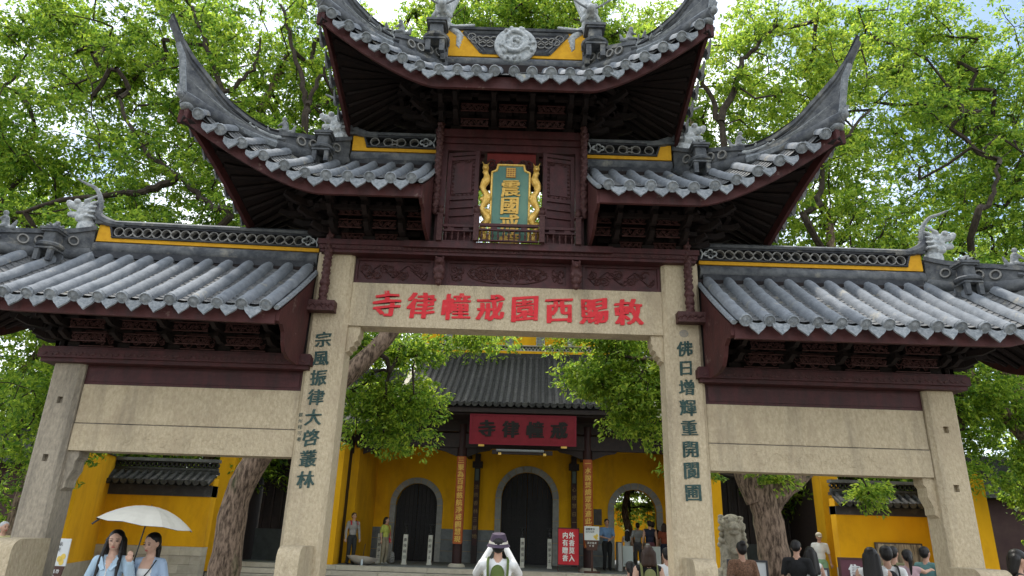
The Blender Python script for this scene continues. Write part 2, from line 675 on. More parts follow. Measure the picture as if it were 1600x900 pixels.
def scrollwork(mb, x0, x1, z0, z1, y, seed, rad=.008, dens=1.0, n=4, ax=None, org=None):
    """Carved scrolls and leaves filling a rectangle (XZ), standing proud at y."""
    rr = random.Random(seed)
    w, h = x1 - x0, z1 - z0
    cell = h * .62
    nx = max(2, int(w / cell * dens))
    for i in range(nx):
        cx = x0 + (i + .5) * w / nx
        for j in (0, 1):
            cz = z0 + h * (.3 if (i + j) % 2 else .68)
            if j and rr.random() < .25:
                continue
            r0 = h * rr.uniform(.2, .3)
            cxx = min(max(cx + (j - .5) * w / nx * .5, x0 + r0), x1 - r0)
            pts = spiral((cxx, y, cz), r0, rr.uniform(.8, 1.3), rr.choice((-1, 1)), n=9, start=rr.uniform(0, 6.28))
            mb.tube(pts, [rad * (1 - .5 * k / 8) for k in range(9)], n, up=(0, 1, 0))
        pts = [(cx - w / nx * .6, y, z0 + h * .5), (cx, y, z0 + h * (.85 if i % 2 else .15)), (cx + w / nx * .6, y, z0 + h * .5)]
        pts = [(min(max(p[0], x0 + rad), x1 - rad), p[1], p[2]) for p in pts]
        mb.tube(pts, rad * .8, n, up=(0, 1, 0))
    return mb


def smooth_path(pts, n):
    """Catmull-Rom through pts."""
    P = [Vector(p) for p in pts]
    P = [P[0] * 2 - P[1]] + P + [P[-1] * 2 - P[-2]]
    out = []
    segs = len(P) - 3
    for i in range(n):
        u = i / (n - 1) * segs
        k = min(int(u), segs - 1)
        t = u - k
        a, b, c, d = P[k:k + 4]
        out.append(0.5 * ((2 * b) + (c - a) * t + (2 * a - 5 * b + 4 * c - d) * t * t + (3 * b - a - 3 * c + d) * t ** 3))
    return out

# ------------------------------------------------------------------ the setting: ground
PAVING = mat('paving', (0.15, 0.14, 0.12), (0.20, 0.18, 0.16), rough=0.9, scale=3, bump=0.2, bscale=30)
LAWN = mat('soil', (0.05, 0.045, 0.03), (0.06, 0.08, 0.03), rough=1.0, scale=2)
g = MB().add([(-400, -400, -.02), (400, -400, -.02), (400, 400, -.02), (-400, 400, -.02)], [(0, 1, 2, 3)])
struct(g.build('ground', LAWN))
pv = struct(MB().bx(-16, 16, -14, 14.6, -.019, 0.0).build('plaza_pavement', PAVING))
# paving slabs near the gateway, each its own sheet with open joints
slab_me = MB().bx(-.488, .488, -.288, .288, 0, .012).mesh('paving_slab')
slab_me.materials.append(mat('slab', (0.17, 0.16, 0.14), (0.24, 0.22, 0.19), rough=.9, scale=9, bump=.3, bscale=50, rand=.12))
for j in range(12):
    for i in range(16):
        obj('paving_slab', slab_me, None, pv, loc=(-7.5 + i + (.5 if j % 2 else 0), -6.6 + j * .6, 0.001))

# ------------------------------------------------------------------ the memorial gateway (paifang)
gate = empty('memorial_gateway')
tag(gate, 'three-bay stone and maroon timber gateway with upswept grey tiled roofs in the foreground', 'gateway')
XI1, XI2, XO1, XO2 = 2.0, 2.479, 5.154, 5.544


def column_mesh(x0, x1, z1, holes=()):
    """Chamfered stone shaft, depth 0..0.40, with square mortise holes sunk in its front."""
    mb = MB()
    c = .045
    y0, y1 = 0.0, .40
    zs = [0.0]
    hx0 = (x0 + x1) / 2 - .032
    hx1 = hx0 + .064
    for hz in sorted(holes):
        zs += [hz - .04, hz + .04]
    zs.append(z1)
    xs = [x0 + c, hx0, hx1, x1 - c]
    for i in range(len(zs) - 1):
        for j in range(3):
            if j == 1 and i % 2 == 1:
                d = .07
                a, b, e, f = xs[1], xs[2], zs[i], zs[i + 1]
                mb.add([(a, y0, e), (b, y0, e), (b, y0, f), (a, y0, f), (a, d, e), (b, d, e), (b, d, f), (a, d, f)],
                       [(0, 4, 5, 1), (1, 5, 6, 2), (2, 6, 7, 3), (3, 7, 4, 0), (4, 7, 6, 5)])
                continue
            mb.add([(xs[j], y0, zs[i]), (xs[j + 1], y0, zs[i]), (xs[j + 1], y0, zs[i + 1]), (xs[j], y0, zs[i + 1])], [(0, 1, 2, 3)])
    pl = [(x0 + c, y0), (x0, y0 + c), (x0, y1 - c), (x0 + c, y1), (x1 - c, y1), (x1, y1 - c), (x1, y0 + c), (x1 - c, y0)]
    for i in range(7):
        (a, b), (d, e) = pl[i], pl[i + 1]
        nz = 6
        for k in range(nz):
            za, zb = z1 * k / nz, z1 * (k + 1) / nz
            mb.add([(a, b, za), (d, e, za), (d, e, zb), (a, b, zb)], [(0, 1, 2, 3)])
    mb.add([(x, y, z1) for x, y in pl], [tuple(range(8))])
    return mb


for s in (-1, 1):
    a, b = (XI1, XI2) if s > 0 else (-XI2, -XI1)
    column_mesh(a, b, 5.06).build('stone_column', STONE, gate)
    a, b = (XO1, XO2) if s > 0 else (-XO2, -XO1)
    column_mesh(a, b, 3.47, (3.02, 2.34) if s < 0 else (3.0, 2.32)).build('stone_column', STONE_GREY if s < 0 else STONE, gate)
    # scroll-topped brace stones standing in front of and behind each column
    for cx_, w, hh, dy in ((s * 2.20, .24, 1.47, .55), (s * 5.22, .34, 1.46, .62)):
        for front in (1,):
            yb = -.003 if front > 0 else .403
            prof = []
            for k in range(9):
                t = math.pi / 2 * k / 8
                prof.append((yb - front * (dy - .13 + .13 * math.sin(t)), hh - .13 + .13 * math.cos(t)))
            prof = [(yb, 0.0), (yb, hh)] + prof + [(yb - front * dy, .62), (yb - front * (dy + .12), .5), (yb - front * (dy + .14), 0.0)]
            MB().prismx(prof, cx_ - w / 2, cx_ + w / 2).build('brace_stone', STONE, gate)
    bb = MB().bevbox(s * 2.24 - .36, s * 2.24 + .36, -.75, 1.15, .013, .22, .05)
    bb.build('plinth_stone', STONE_GREY, gate)
    MB().bevbox(s * 5.35 - .36, s * 5.35 + .36, -.8, 1.2, .013, .22, .05).build('plinth_stone', STONE_GREY, gate)

# central lintel with its red inscription
mb = MB()
nx = 40
for i in range(nx):
    xa, xb = -XI1 + .0 + i * 4.0 / nx, -XI1 + (i + 1) * 4.0 / nx
    q = [(xa, .06, 4.085), (xb, .06, 4.085), (xb, .06, 4.665), (xa, .06, 4.665)]
    mb.add(q, [(0, 1, 2, 3)])
mb.add([(-2, .06, 4.085), (2, .06, 4.085), (2, .34, 4.085), (-2, .34, 4.085), (-2, .06, 4.665), (2, .06, 4.665), (2, .34, 4.665), (-2, .34, 4.665)],
       [(0, 3, 2, 1), (4, 5, 6, 7), (2, 3, 7, 6), (0, 4, 7, 3), (1, 2, 6, 5)])
lint = mb.build('lintel', STONE, gate)
letters('寺律幢戒園西賜敕', 'character', RED_PAINT, lint, (-1.535, .055, 4.37), (3.10 / 7, 0, 0), 0.37, bold=.022, depth=.012, shear=.10)
# corbels under the lintel ends (stepped spandrel brackets)
for s in (-1, 1):
    pr = [(s * 2.0, 4.084), (s * 1.845, 4.084), (s * 1.845, 3.98), (s * 1.865, 3.95), (s * 1.865, 3.9), (s * 1.905, 3.87),
          (s * 1.905, 3.83), (s * 1.955, 3.80), (s * 1.955, 3.765), (s * 2.0, 3.74)]
    MB().prismy(pr, .09, .31).build('corbel', STONE, gate)

# side-bay stone beams
for s in (-1, 1):
    x0, x1 = (XI2, XO1) if s > 0 else (-XO1, -XI2)
    MB().bevbox(x0, x1, .06, .34, 2.44, 2.752, .01).build('lower_beam', STONE, gate)
    rel = MB()
    scrollwork(rel, x0 + .55, x1 - .55, 2.49, 2.70, .0585, 11 + s, rad=.0026, dens=.8)
    rel.build('relief', STONE, gate)
    MB().bx(x0 + .004, x1 - .004, .085, .315, 2.752, 2.768).build('joint', STONE_GREY, gate)
    MB().bevbox(x0, x1, .07, .33, 2.768, 3.232, .012).build('upper_beam', STONE, gate)
    for xx, d in ((XO1, -1), (XI2, 1)):
        if d > 0:
            continue
        pr = [(s * xx, 2.438), (s * (xx - .13), 2.438), (s * (xx - .13), 2.36), (s * (xx - .10), 2.32), (s * (xx - .10), 2.22), (s * (xx - .05), 2.1), (s * (xx - .05), 2.02), (s * xx, 1.98)]
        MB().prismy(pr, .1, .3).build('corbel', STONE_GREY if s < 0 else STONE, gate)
    # maroon board and projecting moulded beam over the stone
    bd = MB().bx(x0, x1, .08, .32, 3.234, 3.47)
    bd.bx(x0 + .04, x1 - .04, .068, .08, 3.27, 3.44)
    bd.build('name_board', WOOD, gate)
    a0, a1 = (2.36, 5.68) if s > 0 else (-5.68, -2.36)
    bm_ = MB().bx(a0, a1, -.12, .52, 3.52, 3.63)
    bm_.bx(a0 + .03, a1 - .03, -.085, .485, 3.472, 3.52)
    bm_.bx(a0 + .02, a1 - .02, -.10, .50, 3.63, 3.66)
    bm_.build('moulded_beam', WOOD, gate)
    sc = MB()
    for k in range(44):
        xx = a0 + .05 + (a1 - a0 - .1) * (k + .5) / 44
        sc.box((xx, -.121, 3.562), (.05, .012, .022), rot=(0, .5 if k % 2 else -.5, 0))
    sc.build('carved_moulding', WOOD_CARVED, gate)

# couplets on the inner columns
colL = [o for o in gate.children if o.name.startswith('stone_column')]
letters('宗風振律大啓叢林', 'character', TEAL_PAINT, colL[0], (-2.27, -.004, 3.87), (0, 0, -1.69 / 7), .205, bold=.018, depth=.01, shear=.10)
letters('蘇州程可菴', 'small_character', TEAL_PAINT, colL[0], (-2.425, -.004, 2.93), (0.004, 0, -.072), .055, bold=.0, depth=.01)
letters('佛日增輝重開閬圃', 'character', TEAL_PAINT, colL[2], (2.245, -.004, 3.90), (0, 0, -1.72 / 7), .205, bold=.018, depth=.01, shear=.06)
stain = MB().add([(2.245 + .06 * math.cos(k * .5236), -.003, 4.10 + .05 * math.sin(k * .5236)) for k in range(12)], [tuple(range(12))])
stain.build('painted_emblem', mat('faded_teal', (0.22, 0.21, 0.18), (0.30, 0.25, 0.19), rough=.9, scale=40), gate)

# centre panels above the lintel: three carved boards, two hanging lions
for i, (x0, x1) in enumerate(((-1.995, -.98), (-.80, .80), (.98, 1.995))):
    mb = MB().bx(x0, x1, .1, .3, 4.672, 5.02)
    f = .035
    for (a, b, c, d) in ((x0, x1, 4.672, 4.672 + f), (x0, x1, 5.02 - f, 5.02), (x0, x0 + f, 4.672 + f, 5.02 - f), (x1 - f, x1, 4.672 + f, 5.02 - f)):
        mb.bx(a, b, .075, .1, c, d)
    pn = mb.build('carved_board', WOOD, gate)
    rel = MB()
    if i == 1:
        for k in range(3):
            scrollwork(rel, x0 + .42 - k * .06, x1 - .42 + k * .06, 4.74 + k * .02, 4.97 - k * .02, .092, 40 + k, rad=.010)
        rel.ring((0, .0, 4.855), .16, .014, .085, .1, 24)
        pts = [(.52 * math.cos(t * math.pi * 2 / 28), .092, 4.85 + .13 * math.sin(t * math.pi * 2 / 28)) for t in range(29)]
        rel.tube(pts, .009, 4, up=(0, 1, 0), cap=False)
        for sx in (-1, 1):
            scrollwork(rel, sx * .66 - .09, sx * .66 + .09, 4.73, 4.96, .092, 60 + sx, rad=.008)
    else:
        for k in range(3):
            scrollwork(rel, x0 + .06, x1 - .06, 4.72, 4.97, .092, 50 + i * 3 + k, rad=.007)
    rel.build('relief', WOOD_CARVED, pn)
for s in (-1, 1):
    MB().bx(s * .89 - .089, s * .89 + .089, .08, .3, 4.672, 5.02).build('divider', WOOD, gate)
    L = MB()
    x = s * .88
    L.cap((x, -.03, 4.96), (x, -.07, 4.83), .06, .075)
    L.ell((x, -.11, 4.93), (.062, .06, .06))
    L.ell((x, -.16, 4.91), (.035, .035, .03))
    for sx in (-1, 1):
        L.ell((x + sx * .045, -.10, 4.985), (.02, .02, .025))
        L.ell((x + sx * .05, -.12, 4.80), (.028, .035, .05))
    L.ell((x, -.07, 4.73), (.07, .065, .055))
    L.ell((x, -.07, 4.65), (.045, .05, .04))
    L.cap((x, .06, 4.8), (x, -.02, 4.8), .05, .06)
    blob('hanging_lion', L, .012, WOOD_CARVED, gate, 1)

# main beam below the tower storey
mb = MB().bx(-2.47, 2.47, -.13, .53, 5.12, 5.19)
mb.bx(-2.43, 2.43, -.09, .49, 5.022, 5.062)
mb.bx(-2.45, 2.45, -.11, .51, 5.062, 5.12)
mb.bx(-1.35, 1.35, -.17, -.13, 5.10, 5.185)
mb.build('moulded_beam', WOOD, gate)
sc = MB()
for k in range(74):
    xx = -2.42 + 4.84 * (k + .5) / 74
    sc.box((xx, -.112, 5.088), (.045, .012, .03), rot=(0, .6 if k % 2 else -.6, 0))
sc.build('carved_moulding', WOOD_CARVED, gate)


def carved_post(x, y, z0, z1, r, parent, foot=True, seed=0):
    """Hanging openwork column: knotted shaft, flame-like crest on top."""
    rr = random.Random(seed)
    mb = MB()
    H = z1 - z0
    mb.cap((x, y, z0), (x, y, z1 - .1), r * .72, r * .66)
    n = int(H / .055)
    for k in range(n):
        z = z0 + H * .92 * (k + .5) / n
        for q in range(4):
            a = q * math.pi / 2 + k * .7
            mb.ell((x + math.cos(a) * r * .62, y + math.sin(a) * r * .62, z + rr.uniform(-.01, .01)), (r * .45, r * .45, .022), 6, 5)
    mb.ell((x, y, z0 + H * .22), (r * 1.15, r * 1.15, r * .8), 8, 6)
    mb.ell((x, y, z0 + H * .13), (r * 1.05, r * 1.05, r * .8), 8, 6)
    for q in range(-3, 4):
        a = q * .42
        mb.cap((x, y, z1 - .08), (x + math.sin(a) * .085, y - .02, z1 - .04 + math.cos(a) * .07), .014, .008, 6)
    o = blob('carved_post', mb, .011, WOOD_CARVED, parent, 0)
    if foot:
        fb = MB().bx(x - .17, x + .17, -.145, -.003, z0 - .13, z0 + .005)
        for k in range(9):
            xx = x - .15 + .3 * k / 8
            fb.tube([(xx - .03, -.148, z0 - .1 + (k % 3) * .03), (xx, -.153, z0 - .06), (xx + .03, -.148, z0 - .09 + (k % 2) * .05)], .007, 4)
        fb.build('post_foot', WOOD_CARVED, o)
    return o


carved_post(-2.32, -.085, 4.345, 5.46, .062, gate, True, 1)
carved_post(2.32, -.085, 4.345, 5.46, .062, gate, True, 2)


# ---- roofs -------------------------------------------------------------
def disc_mesh():
    mb = MB()
    rot = Matrix.Rotation(math.pi / 2, 3, 'X')
    mb.lathe([(.066, -.01), (.068, .02), (.062, .028), (.056, .028), (.054, .02), (.03, .022), (.012, .03)], n=14, rot=rot)
    me = mb.mesh('end_disc')
    me.materials.append(TILE_END)
    return me


def drip_mesh(w=.185, h=.165):
    pl = []
    for k in range(9):
        t = k / 8
        pl.append((-w / 2 + w * t, -.035 * math.sin(math.pi * t)))
    pl2 = [(w * .5, -.04), (w * .47, -.075), (w * .34, -.105), (w * .17, -.132), (0, -h), (-w * .17, -.132), (-w * .34, -.105), (-w * .47, -.075), (-w * .5, -.04)]
    mb = MB().prismy(pl + pl2, -.012, .008)
    me = mb.mesh('drip_tile')
    me.materials.append(TILE_END)
    return me


DISC, DRIP = disc_mesh(), drip_mesh()
YR = .2


def half_tube(mb, path, r, n=7, spread=200):
    """Half-round roll tile following a path, closed below."""
    o = len(mb.v)
    P = [Vector(p) for p in path]
    for i, p in enumerate(P):
        t = (P[min(i + 1, len(P) - 1)] - P[max(i - 1, 0)]).normalized()
        side = t.cross(Vector((0, 0, 1))).normalized()
        nn = side.cross(t).normalized()
        k_r = r if not hasattr(r, '__len__') else r[i]
        for k in range(n):
            a = R(90 - spread / 2 + spread * k / (n - 1))
            mb.v.append(tuple(p + side * math.cos(a) * k_r + nn * math.sin(a) * k_r))
    for i in range(len(P) - 1):
        for k in range(n - 1):
            a = o + i * n + k
            mb.f.append((a, a + 1, a + 1 + n, a + n))
    mb.f.append(tuple(o + k for k in range(n)))
    e = o + (len(P) - 1) * n
    mb.f.append(tuple(e + k for k in range(n))[::-1])


HIP_TOP = [(0, .45), (.2, .30), (.37, .2), (.6, .1), (.75, .03), (.88, -.04), (1.1, 0.0), (1.32, .11), (1.55, .34), (1.70, .50), (1.81, .70), (1.9, .92)]


def chiwen(parent, x, z, s, scale=1.0, y=YR):
    """Dragon-fish head biting the ridge end, facing outward (s), with a long whip-like horn."""
    mb = MB()
    q = lambda a, b, c: (x + s * a * scale, y + b * scale, z + c * scale)
    k = scale
    mb.ell(q(0, 0, .14), (.15 * k, .085 * k, .14 * k))
    mb.ell(q(.02, 0, .03), (.13 * k, .08 * k, .07 * k))
    mb.ell(q(-.02, .03, -.09), (.13 * k, .10 * k, .13 * k))
    mb.cap(q(.06, 0, .19), q(.25, 0, .225), .075 * k, .05 * k)
    mb.ell(q(.27, 0, .25), (.045 * k, .055 * k, .04 * k))
    mb.cap(q(.05, 0, .07), q(.22, 0, .085), .055 * k, .04 * k)
    for b in (-1, 1):
        mb.ell(q(.13, b * .07, .25), (.045 * k, .035 * k, .035 * k))
        mb.cap(q(.02, b * .06, .26), q(-.12, b * .08, .34), .03 * k, .012 * k, 6)
        for j in range(4):
            mb.cap(q(-.03 - .02 * j, b * .07, .05 + .06 * j), q(-.15, b * .085, .03 + .075 * j), .03 * k, .012 * k, 6)
        mb.cap(q(.2, b * .045, .12), q(.24, b * .05, .16), .012 * k, .006 * k, 5)
    o = blob('dragon_head', mb, .009, ORNAMENT, parent, 0)
    hp = smooth_path([q(-.12, 0, .02), q(-.15, 0, .2), q(-.10, 0, .38), q(.0, 0, .5), q(.14, 0, .56), q(.27, 0, .62)], 16)
    MB().tube(hp, [.045 * k * (1 - .75 * i / 15) for i in range(16)], 7).build('horn', ORN_GREY, o, True)
    MB().tube(smooth_path([q(-.55, 0, -.04), q(-.3, 0, .0), q(-.15, 0, .1), q(-.12, 0, .25)], 10), [.03 * k, .04 * k, .05 * k, .06 * k, .06 * k, .06 * k, .06 * k, .05 * k, .05 * k, .04 * k], 7).build('tail_scroll', PLASTER_GREY, o, True)
    return o


def pedestal(parent, x, y, z, k=1.0, top='lotus'):
    """Square moulded plinth block standing on the hip, with scrolled feet."""
    mb = MB()
    def sq(h0, h1, w):
        mb.bevbox(x - w * k, x + w * k, y - w * k, y + w * k, z + h0 * k, z + h1 * k, .012)
    for sx in (-1, 1):
        for sy in (-1, 1):
            mb.bx(x + sx * .10 * k - .035 * k, x + sx * .10 * k + .035 * k, y + sy * .10 * k - .035 * k, y + sy * .10 * k + .035 * k, z - .16 * k, z + .03 * k)
    sq(.03, .06, .15)
    mb.lathe([(.13 * k, z + .06 * k), (.19 * k, z + .085 * k), (.2 * k, z + .12 * k), (.16 * k, z + .155 * k)], (x, y, 0), 16)
    sq(.155, .33, .095)
    sq(.33, .36, .13)
    sq(.36, .40, .15)
    o = mb.build('pedestal', PLASTER_GREY, parent)
    if top == 'lotus':
        t = MB()
        for i in range(7):
            a = i * 2 * math.pi / 7
            t.cap((x, y, z + .41 * k), (x + math.cos(a) * .12 * k, y + math.sin(a) * .12 * k, z + .46 * k), .035 * k, .018 * k, 6)
        t.ell((x, y, z + .46 * k), (.06 * k, .06 * k, .055 * k))
        t.ell((x + .03, y - .03 * k, z + .50 * k), (.04 * k, .04 * k, .03 * k))
        blob('lotus_finial', t, .012, ORN_GREY, o, 0)
    return o


def figurine(parent, x, y, z, s, k=1.0):
    mb = MB()
    q = lambda a, b, c: (x + s * a * k, y + b * k, z + c * k)
    mb.cap(q(0, 0, .05), q(.02, 0, .16), .05 * k, .042 * k, 8)
    mb.ell(q(.04, 0, .235), .037 * k, 8, 6)
    mb.cap(q(.02, -.04, .17), q(.09, -.06, .09), .02 * k, .015 * k, 6)
    mb.cap(q(.02, .04, .17), q(.08, .06, .10), .02 * k, .015 * k, 6)
    mb.cap(q(0, -.04, .04), q(.11, -.05, .02), .03 * k, .02 * k, 6)
    mb.cap(q(0, .04, .04), q(.11, .05, .02), .03 * k, .02 * k, 6)
    mb.cap(q(-.1, 0, .03), q(.1, 0, .0), .035 * k, .04 * k, 6)
    mb.cap(q(-.1, 0, .05), q(-.13, 0, .13), .03 * k, .015 * k, 6)
    blob('figurine', mb, .011, ORN_GREY, parent, 0)


def leaf_dragon(parent, x, y, z, s, k=1.0, d45=True):
    """Small sprawling dragon of plaster clinging to the hip ridge below the figurine."""
    mb = MB()
    u = Vector((s * .7071, -.7071, 0))
    w = Vector((s * .7071, .7071, 0))
    c = Vector((x, y, z))
    rr = random.Random(int(abs(x * 100)) + int(z * 10))
    for j in range(9):
        a = rr.uniform(-1, 1)
        p0 = c + u * (.06 * j * k - .1 * k) + Vector((0, 0, .03 * math.sin(j)))
        p1 = p0 + w * (a * .13 * k) + u * rr.uniform(-.05, .14) * k + Vector((0, 0, rr.uniform(-.04, .08) * k)) - Vector((0, .05 * k, 0))
        mb.cap(p0, p1, .035 * k, .012 * k, 6)
    mb.cap(c - u * .1 * k, c + u * .38 * k - Vector((0, 0, .02)), .055 * k, .035 * k, 8)
    blob('plaster_dragon', mb, .01, ORNAMENT, parent, 0)


def make_roof(sides, x_in, x_re, zr, sl, ov, ext, L, sp, p=1.3, name='roof', seed=0, hk=1.0, corner_orn=True, rt=.064):
    A = ov + ext
    roof = empty(name, gate)
    rr = random.Random(seed)
    double = len(sides) == 2

    def rz(a, b):
        b = abs(b)
        m, M = max(min(a, b), 0.0), max(a, b)
        return zr - sl * M * (1.1 - .1 * M / 1.3) + L * (m / A) ** p

    def edge(t):
        t = min(abs(max(t, 0)), A) if t > 0 else 0
        return ov + ext * (t / A) ** 2

    def pt(s, a, b, dz=0.0):
        return Vector((s * (x_re + a), YR - b, rz(a, b) + dz))

    a_in = x_in - x_re
    NA, NB = 26, 9
    # deck and soffit
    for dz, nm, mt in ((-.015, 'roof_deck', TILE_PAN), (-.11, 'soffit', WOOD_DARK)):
        mb = MB()
        for s in sides:
            for f in (1, -1):
                vs, fs = [], []
                for i in range(NA):
                    a = a_in + (A - a_in) * i / (NA - 1)
                    b0, b1 = max(a, 0.0), edge(a) - (.05 if dz < -.05 else 0)
                    for j in range(NB):
                        vs.append(pt(s, a, f * (b0 + max(b1 - b0, 0) * j / (NB - 1)), dz))
                for i in range(NA - 1):
                    for j in range(NB - 1):
                        q = i * NB + j
                        fs.append((q, q + 1, q + NB + 1, q + NB))
                mb.add(vs, fs)
            vs, fs = [], []
            for i in range(2 * NA - 1):
                b = -A + 2 * A * i / (2 * NA - 2)
                a0, a1 = abs(b), edge(abs(b)) - (.05 if dz < -.05 else 0)
                for j in range(NB):
                    vs.append(pt(s, a0 + max(a1 - a0, 0) * j / (NB - 1), b, dz))
            for i in range(2 * NA - 2):
                for j in range(NB - 1):
                    q = i * NB + j
                    fs.append((q, q + 1, q + NB + 1, q + NB))
            mb.add(vs, fs)
        mb.build(nm, mt, roof, True)

    # roll tiles, pan courses, end discs and drip tiles on the front slope

    def roll_path(s, a, f=1):
        b0 = max(a, 0.0) + (.10 if a < 0 else .05)
        b1 = edge(a) + .045
        n = max(3, int((b1 - b0) / .11) + 1)
        pts, rad = [], []
        for i in range(n):
            b = b0 + (b1 - b0) * i / (n - 1)
            pts.append(pt(s, a, f * b, .03) + Vector((rr.uniform(-.005, .005), 0, rr.uniform(-.004, .004))))
            rad.append(rt * (1.0 + (.045 if i % 2 else -.03) + rr.uniform(-.02, .02)))
        return pts, rad

    centres = []
    if double:
        n = int((x_re + A - .06) / sp)
        centres = [(1 if k >= 0 else -1, abs(k) * sp - x_re) for k in range(-n, n + 1)]
    else:
        n = int((A - .06 - a_in - .09) / sp)
        centres = [(sides[0], a_in + .09 + k * sp) for k in range(n + 1)]
    drip_drop = .012
    for s, a in centres:
        pts, rad = roll_path(s, a)
        mb = MB()
        half_tube(mb, pts, rad)
        mb.build('roll_tile', TILE, roof, True)
        d = (pts[-1] - pts[-2]).normalized()
        rot = Euler((math.asin(max(-1, min(1, d.z))) * -1.0, 0, rr.uniform(-.08, .08)))
        obj('end_disc', DISC, None, roof, True, pts[-1] + d * .008 + Vector((0, 0, .004)), (-math.asin(d.z), 0, rr.uniform(-.06, .06)), rr.uniform(.98, 1.06))
        am = a + sp / 2
        if double and s < 0:
            am = a - sp / 2 if abs(a + x_re) > 1e-6 else a + sp / 2
            if abs(a + x_re) > 1e-6:
                pass
            am = a + sp / 2
        if am > A - .12:
            continue
        # pan tiles between two rolls: stepped, concave course
        mb = MB()
        b0, b1 = max(am, 0) + .08, edge(am) + .02
        ns = max(2, int((b1 - b0) / .075))
        vs, fs = [], []
        for i in range(ns):
            for e in (0, 1):
                b = b0 + (b1 - b0) * (i + e) / ns
                for j in range(5):
                    w = (j - 2) / 2
                    vs.append(pt(s, am + w * sp * .36, b, .004 + .026 * w * w + (.014 if e else .0)))
        for i in range(2 * ns - 1):
            for j in range(4):
                q = i * 5 + j
                fs.append((q, q + 1, q + 6, q + 5))
        mb.add(vs, fs)
        mb.build('pan_course', TILE_PAN, roof, False)
        e = pt(s, am, edge(am) + .035, .022)
        obj('drip_tile', DRIP, None, roof, False, e, (R(-12) + rr.uniform(-.1, .1), R(rr.uniform(-4, 4)), 0), rr.uniform(.94, 1.06))
    if double:
        am = -sp / 2 - x_re
    # end and rear slopes: courses too far round to be told apart
    mb = MB()
    for s in sides:
        k = int((A - .06) / sp)
        for i in range(-k, k + 1):
            b = i * sp
            a0, a1 = abs(b) + .05, edge(abs(b)) + .045
            if a1 - a0 < .1:
                continue
            half_tube(mb, [pt(s, a0 + (a1 - a0) * j / 5, b, .03) for j in range(6)], rt, 5)
    for s, a in centres:
        pts, rad = roll_path(s, a, -1)
        half_tube(mb, pts[::2] + [pts[-1]], rt, 5)
    o = mb.build('rear_roll_tiles', TILE, roof, True)
    o['kind'] = 'stuff'
    for s in sides:
        k = int((A - .15) / sp)
        for i in range(-k, k + 1):
            b = (i + .5) * sp
            if abs(b) > A - .1:
                continue
            e = pt(s, edge(abs(b)) + .03, b, .02)
            obj('drip_tile', DRIP, None, roof, False, e, (0, 0, R(90)), rr.uniform(.95, 1.05))
        for i in range(-k, k + 1):
            b = i * sp
            e = pt(s, edge(abs(b)) + .05, b, .035)
            obj('end_disc', DISC, None, roof, True, e, (0, 0, R(90) * s))

    # fascia boards along the eaves
    def fascia(line, nm='fascia'):
        mb = MB()
        vs, fs = [], []
        n = len(line)
        for (P, N) in line:
            for (o_, z_) in ((0, -.045), (0, -.215), (-.045, -.215), (-.045, -.045)):
                vs.append(P + N * o_ + Vector((0, 0, z_)))
        for i in range(n - 1):
            for j in range(4):
                q, r_ = i * 4 + j, i * 4 + (j + 1) % 4
                fs.append((q, r_, r_ + 4, q + 4))
        fs += [(0, 1, 2, 3), tuple((n - 1) * 4 + j for j in (3, 2, 1, 0))]
        mb.add(vs, fs).build(nm, WOOD_FASCIA, roof, True)

    for s in sides:
        for f in (1, -1):
            ln = []
            for i in range(27):
                a = a_in + (A + .0 - a_in) * i / 26
                ln.append((pt(s, a, f * (edge(a) - .045)), Vector((0, -f, 0))))
            fascia(ln)
        ln = []
        for i in range(31):
            b = -A + .04 + 2 * (A - .04) * i / 30
            ln.append((pt(s, edge(abs(b)) - .045, b), Vector((s, 0, 0))))
        fascia(ln)
        # hip rafter under the corner, and rafters fanning out
        for f in (1, -1):
            hp = [pt(s, A * t, f * A * t, -.19) for t in np.linspace(.05, .97, 12)]
            MB().tube(hp, [.075 - .002 * i for i in range(12)], 4, sx=.9, sy=1.2).build('hip_rafter', WOOD_DARK, roof)
    raf = []
    for s in sides:
        for k in range(int((0 - a_in) / .16) + 1):
            a = a_in + .05 + k * .16
            if a > .05:
                break
            raf.append((pt(s, a, .18, -.15), pt(s, a, ov - .12, -.15)))
        for k in range(9):
            a = A * (k + 1) / 10
            raf.append((pt(s, .1 + a * .3, .25 + a * .3, -.15), pt(s, a, edge(a) - .12, -.15)))
            raf.append((pt(s, .25 + a * .3, .1 + a * .3, -.15), pt(s, edge(a) - .12, a, -.15)))
        for k in range(-6, 1):
            raf.append((pt(s, .25, k * .2, -.15), pt(s, ov - .1, k * .2, -.15)))
    for a, b in raf:
        m_ = (a + b) / 2
        MB().tube([a, m_, b], .032, 6).build('rafter', WOOD_DARK, roof)

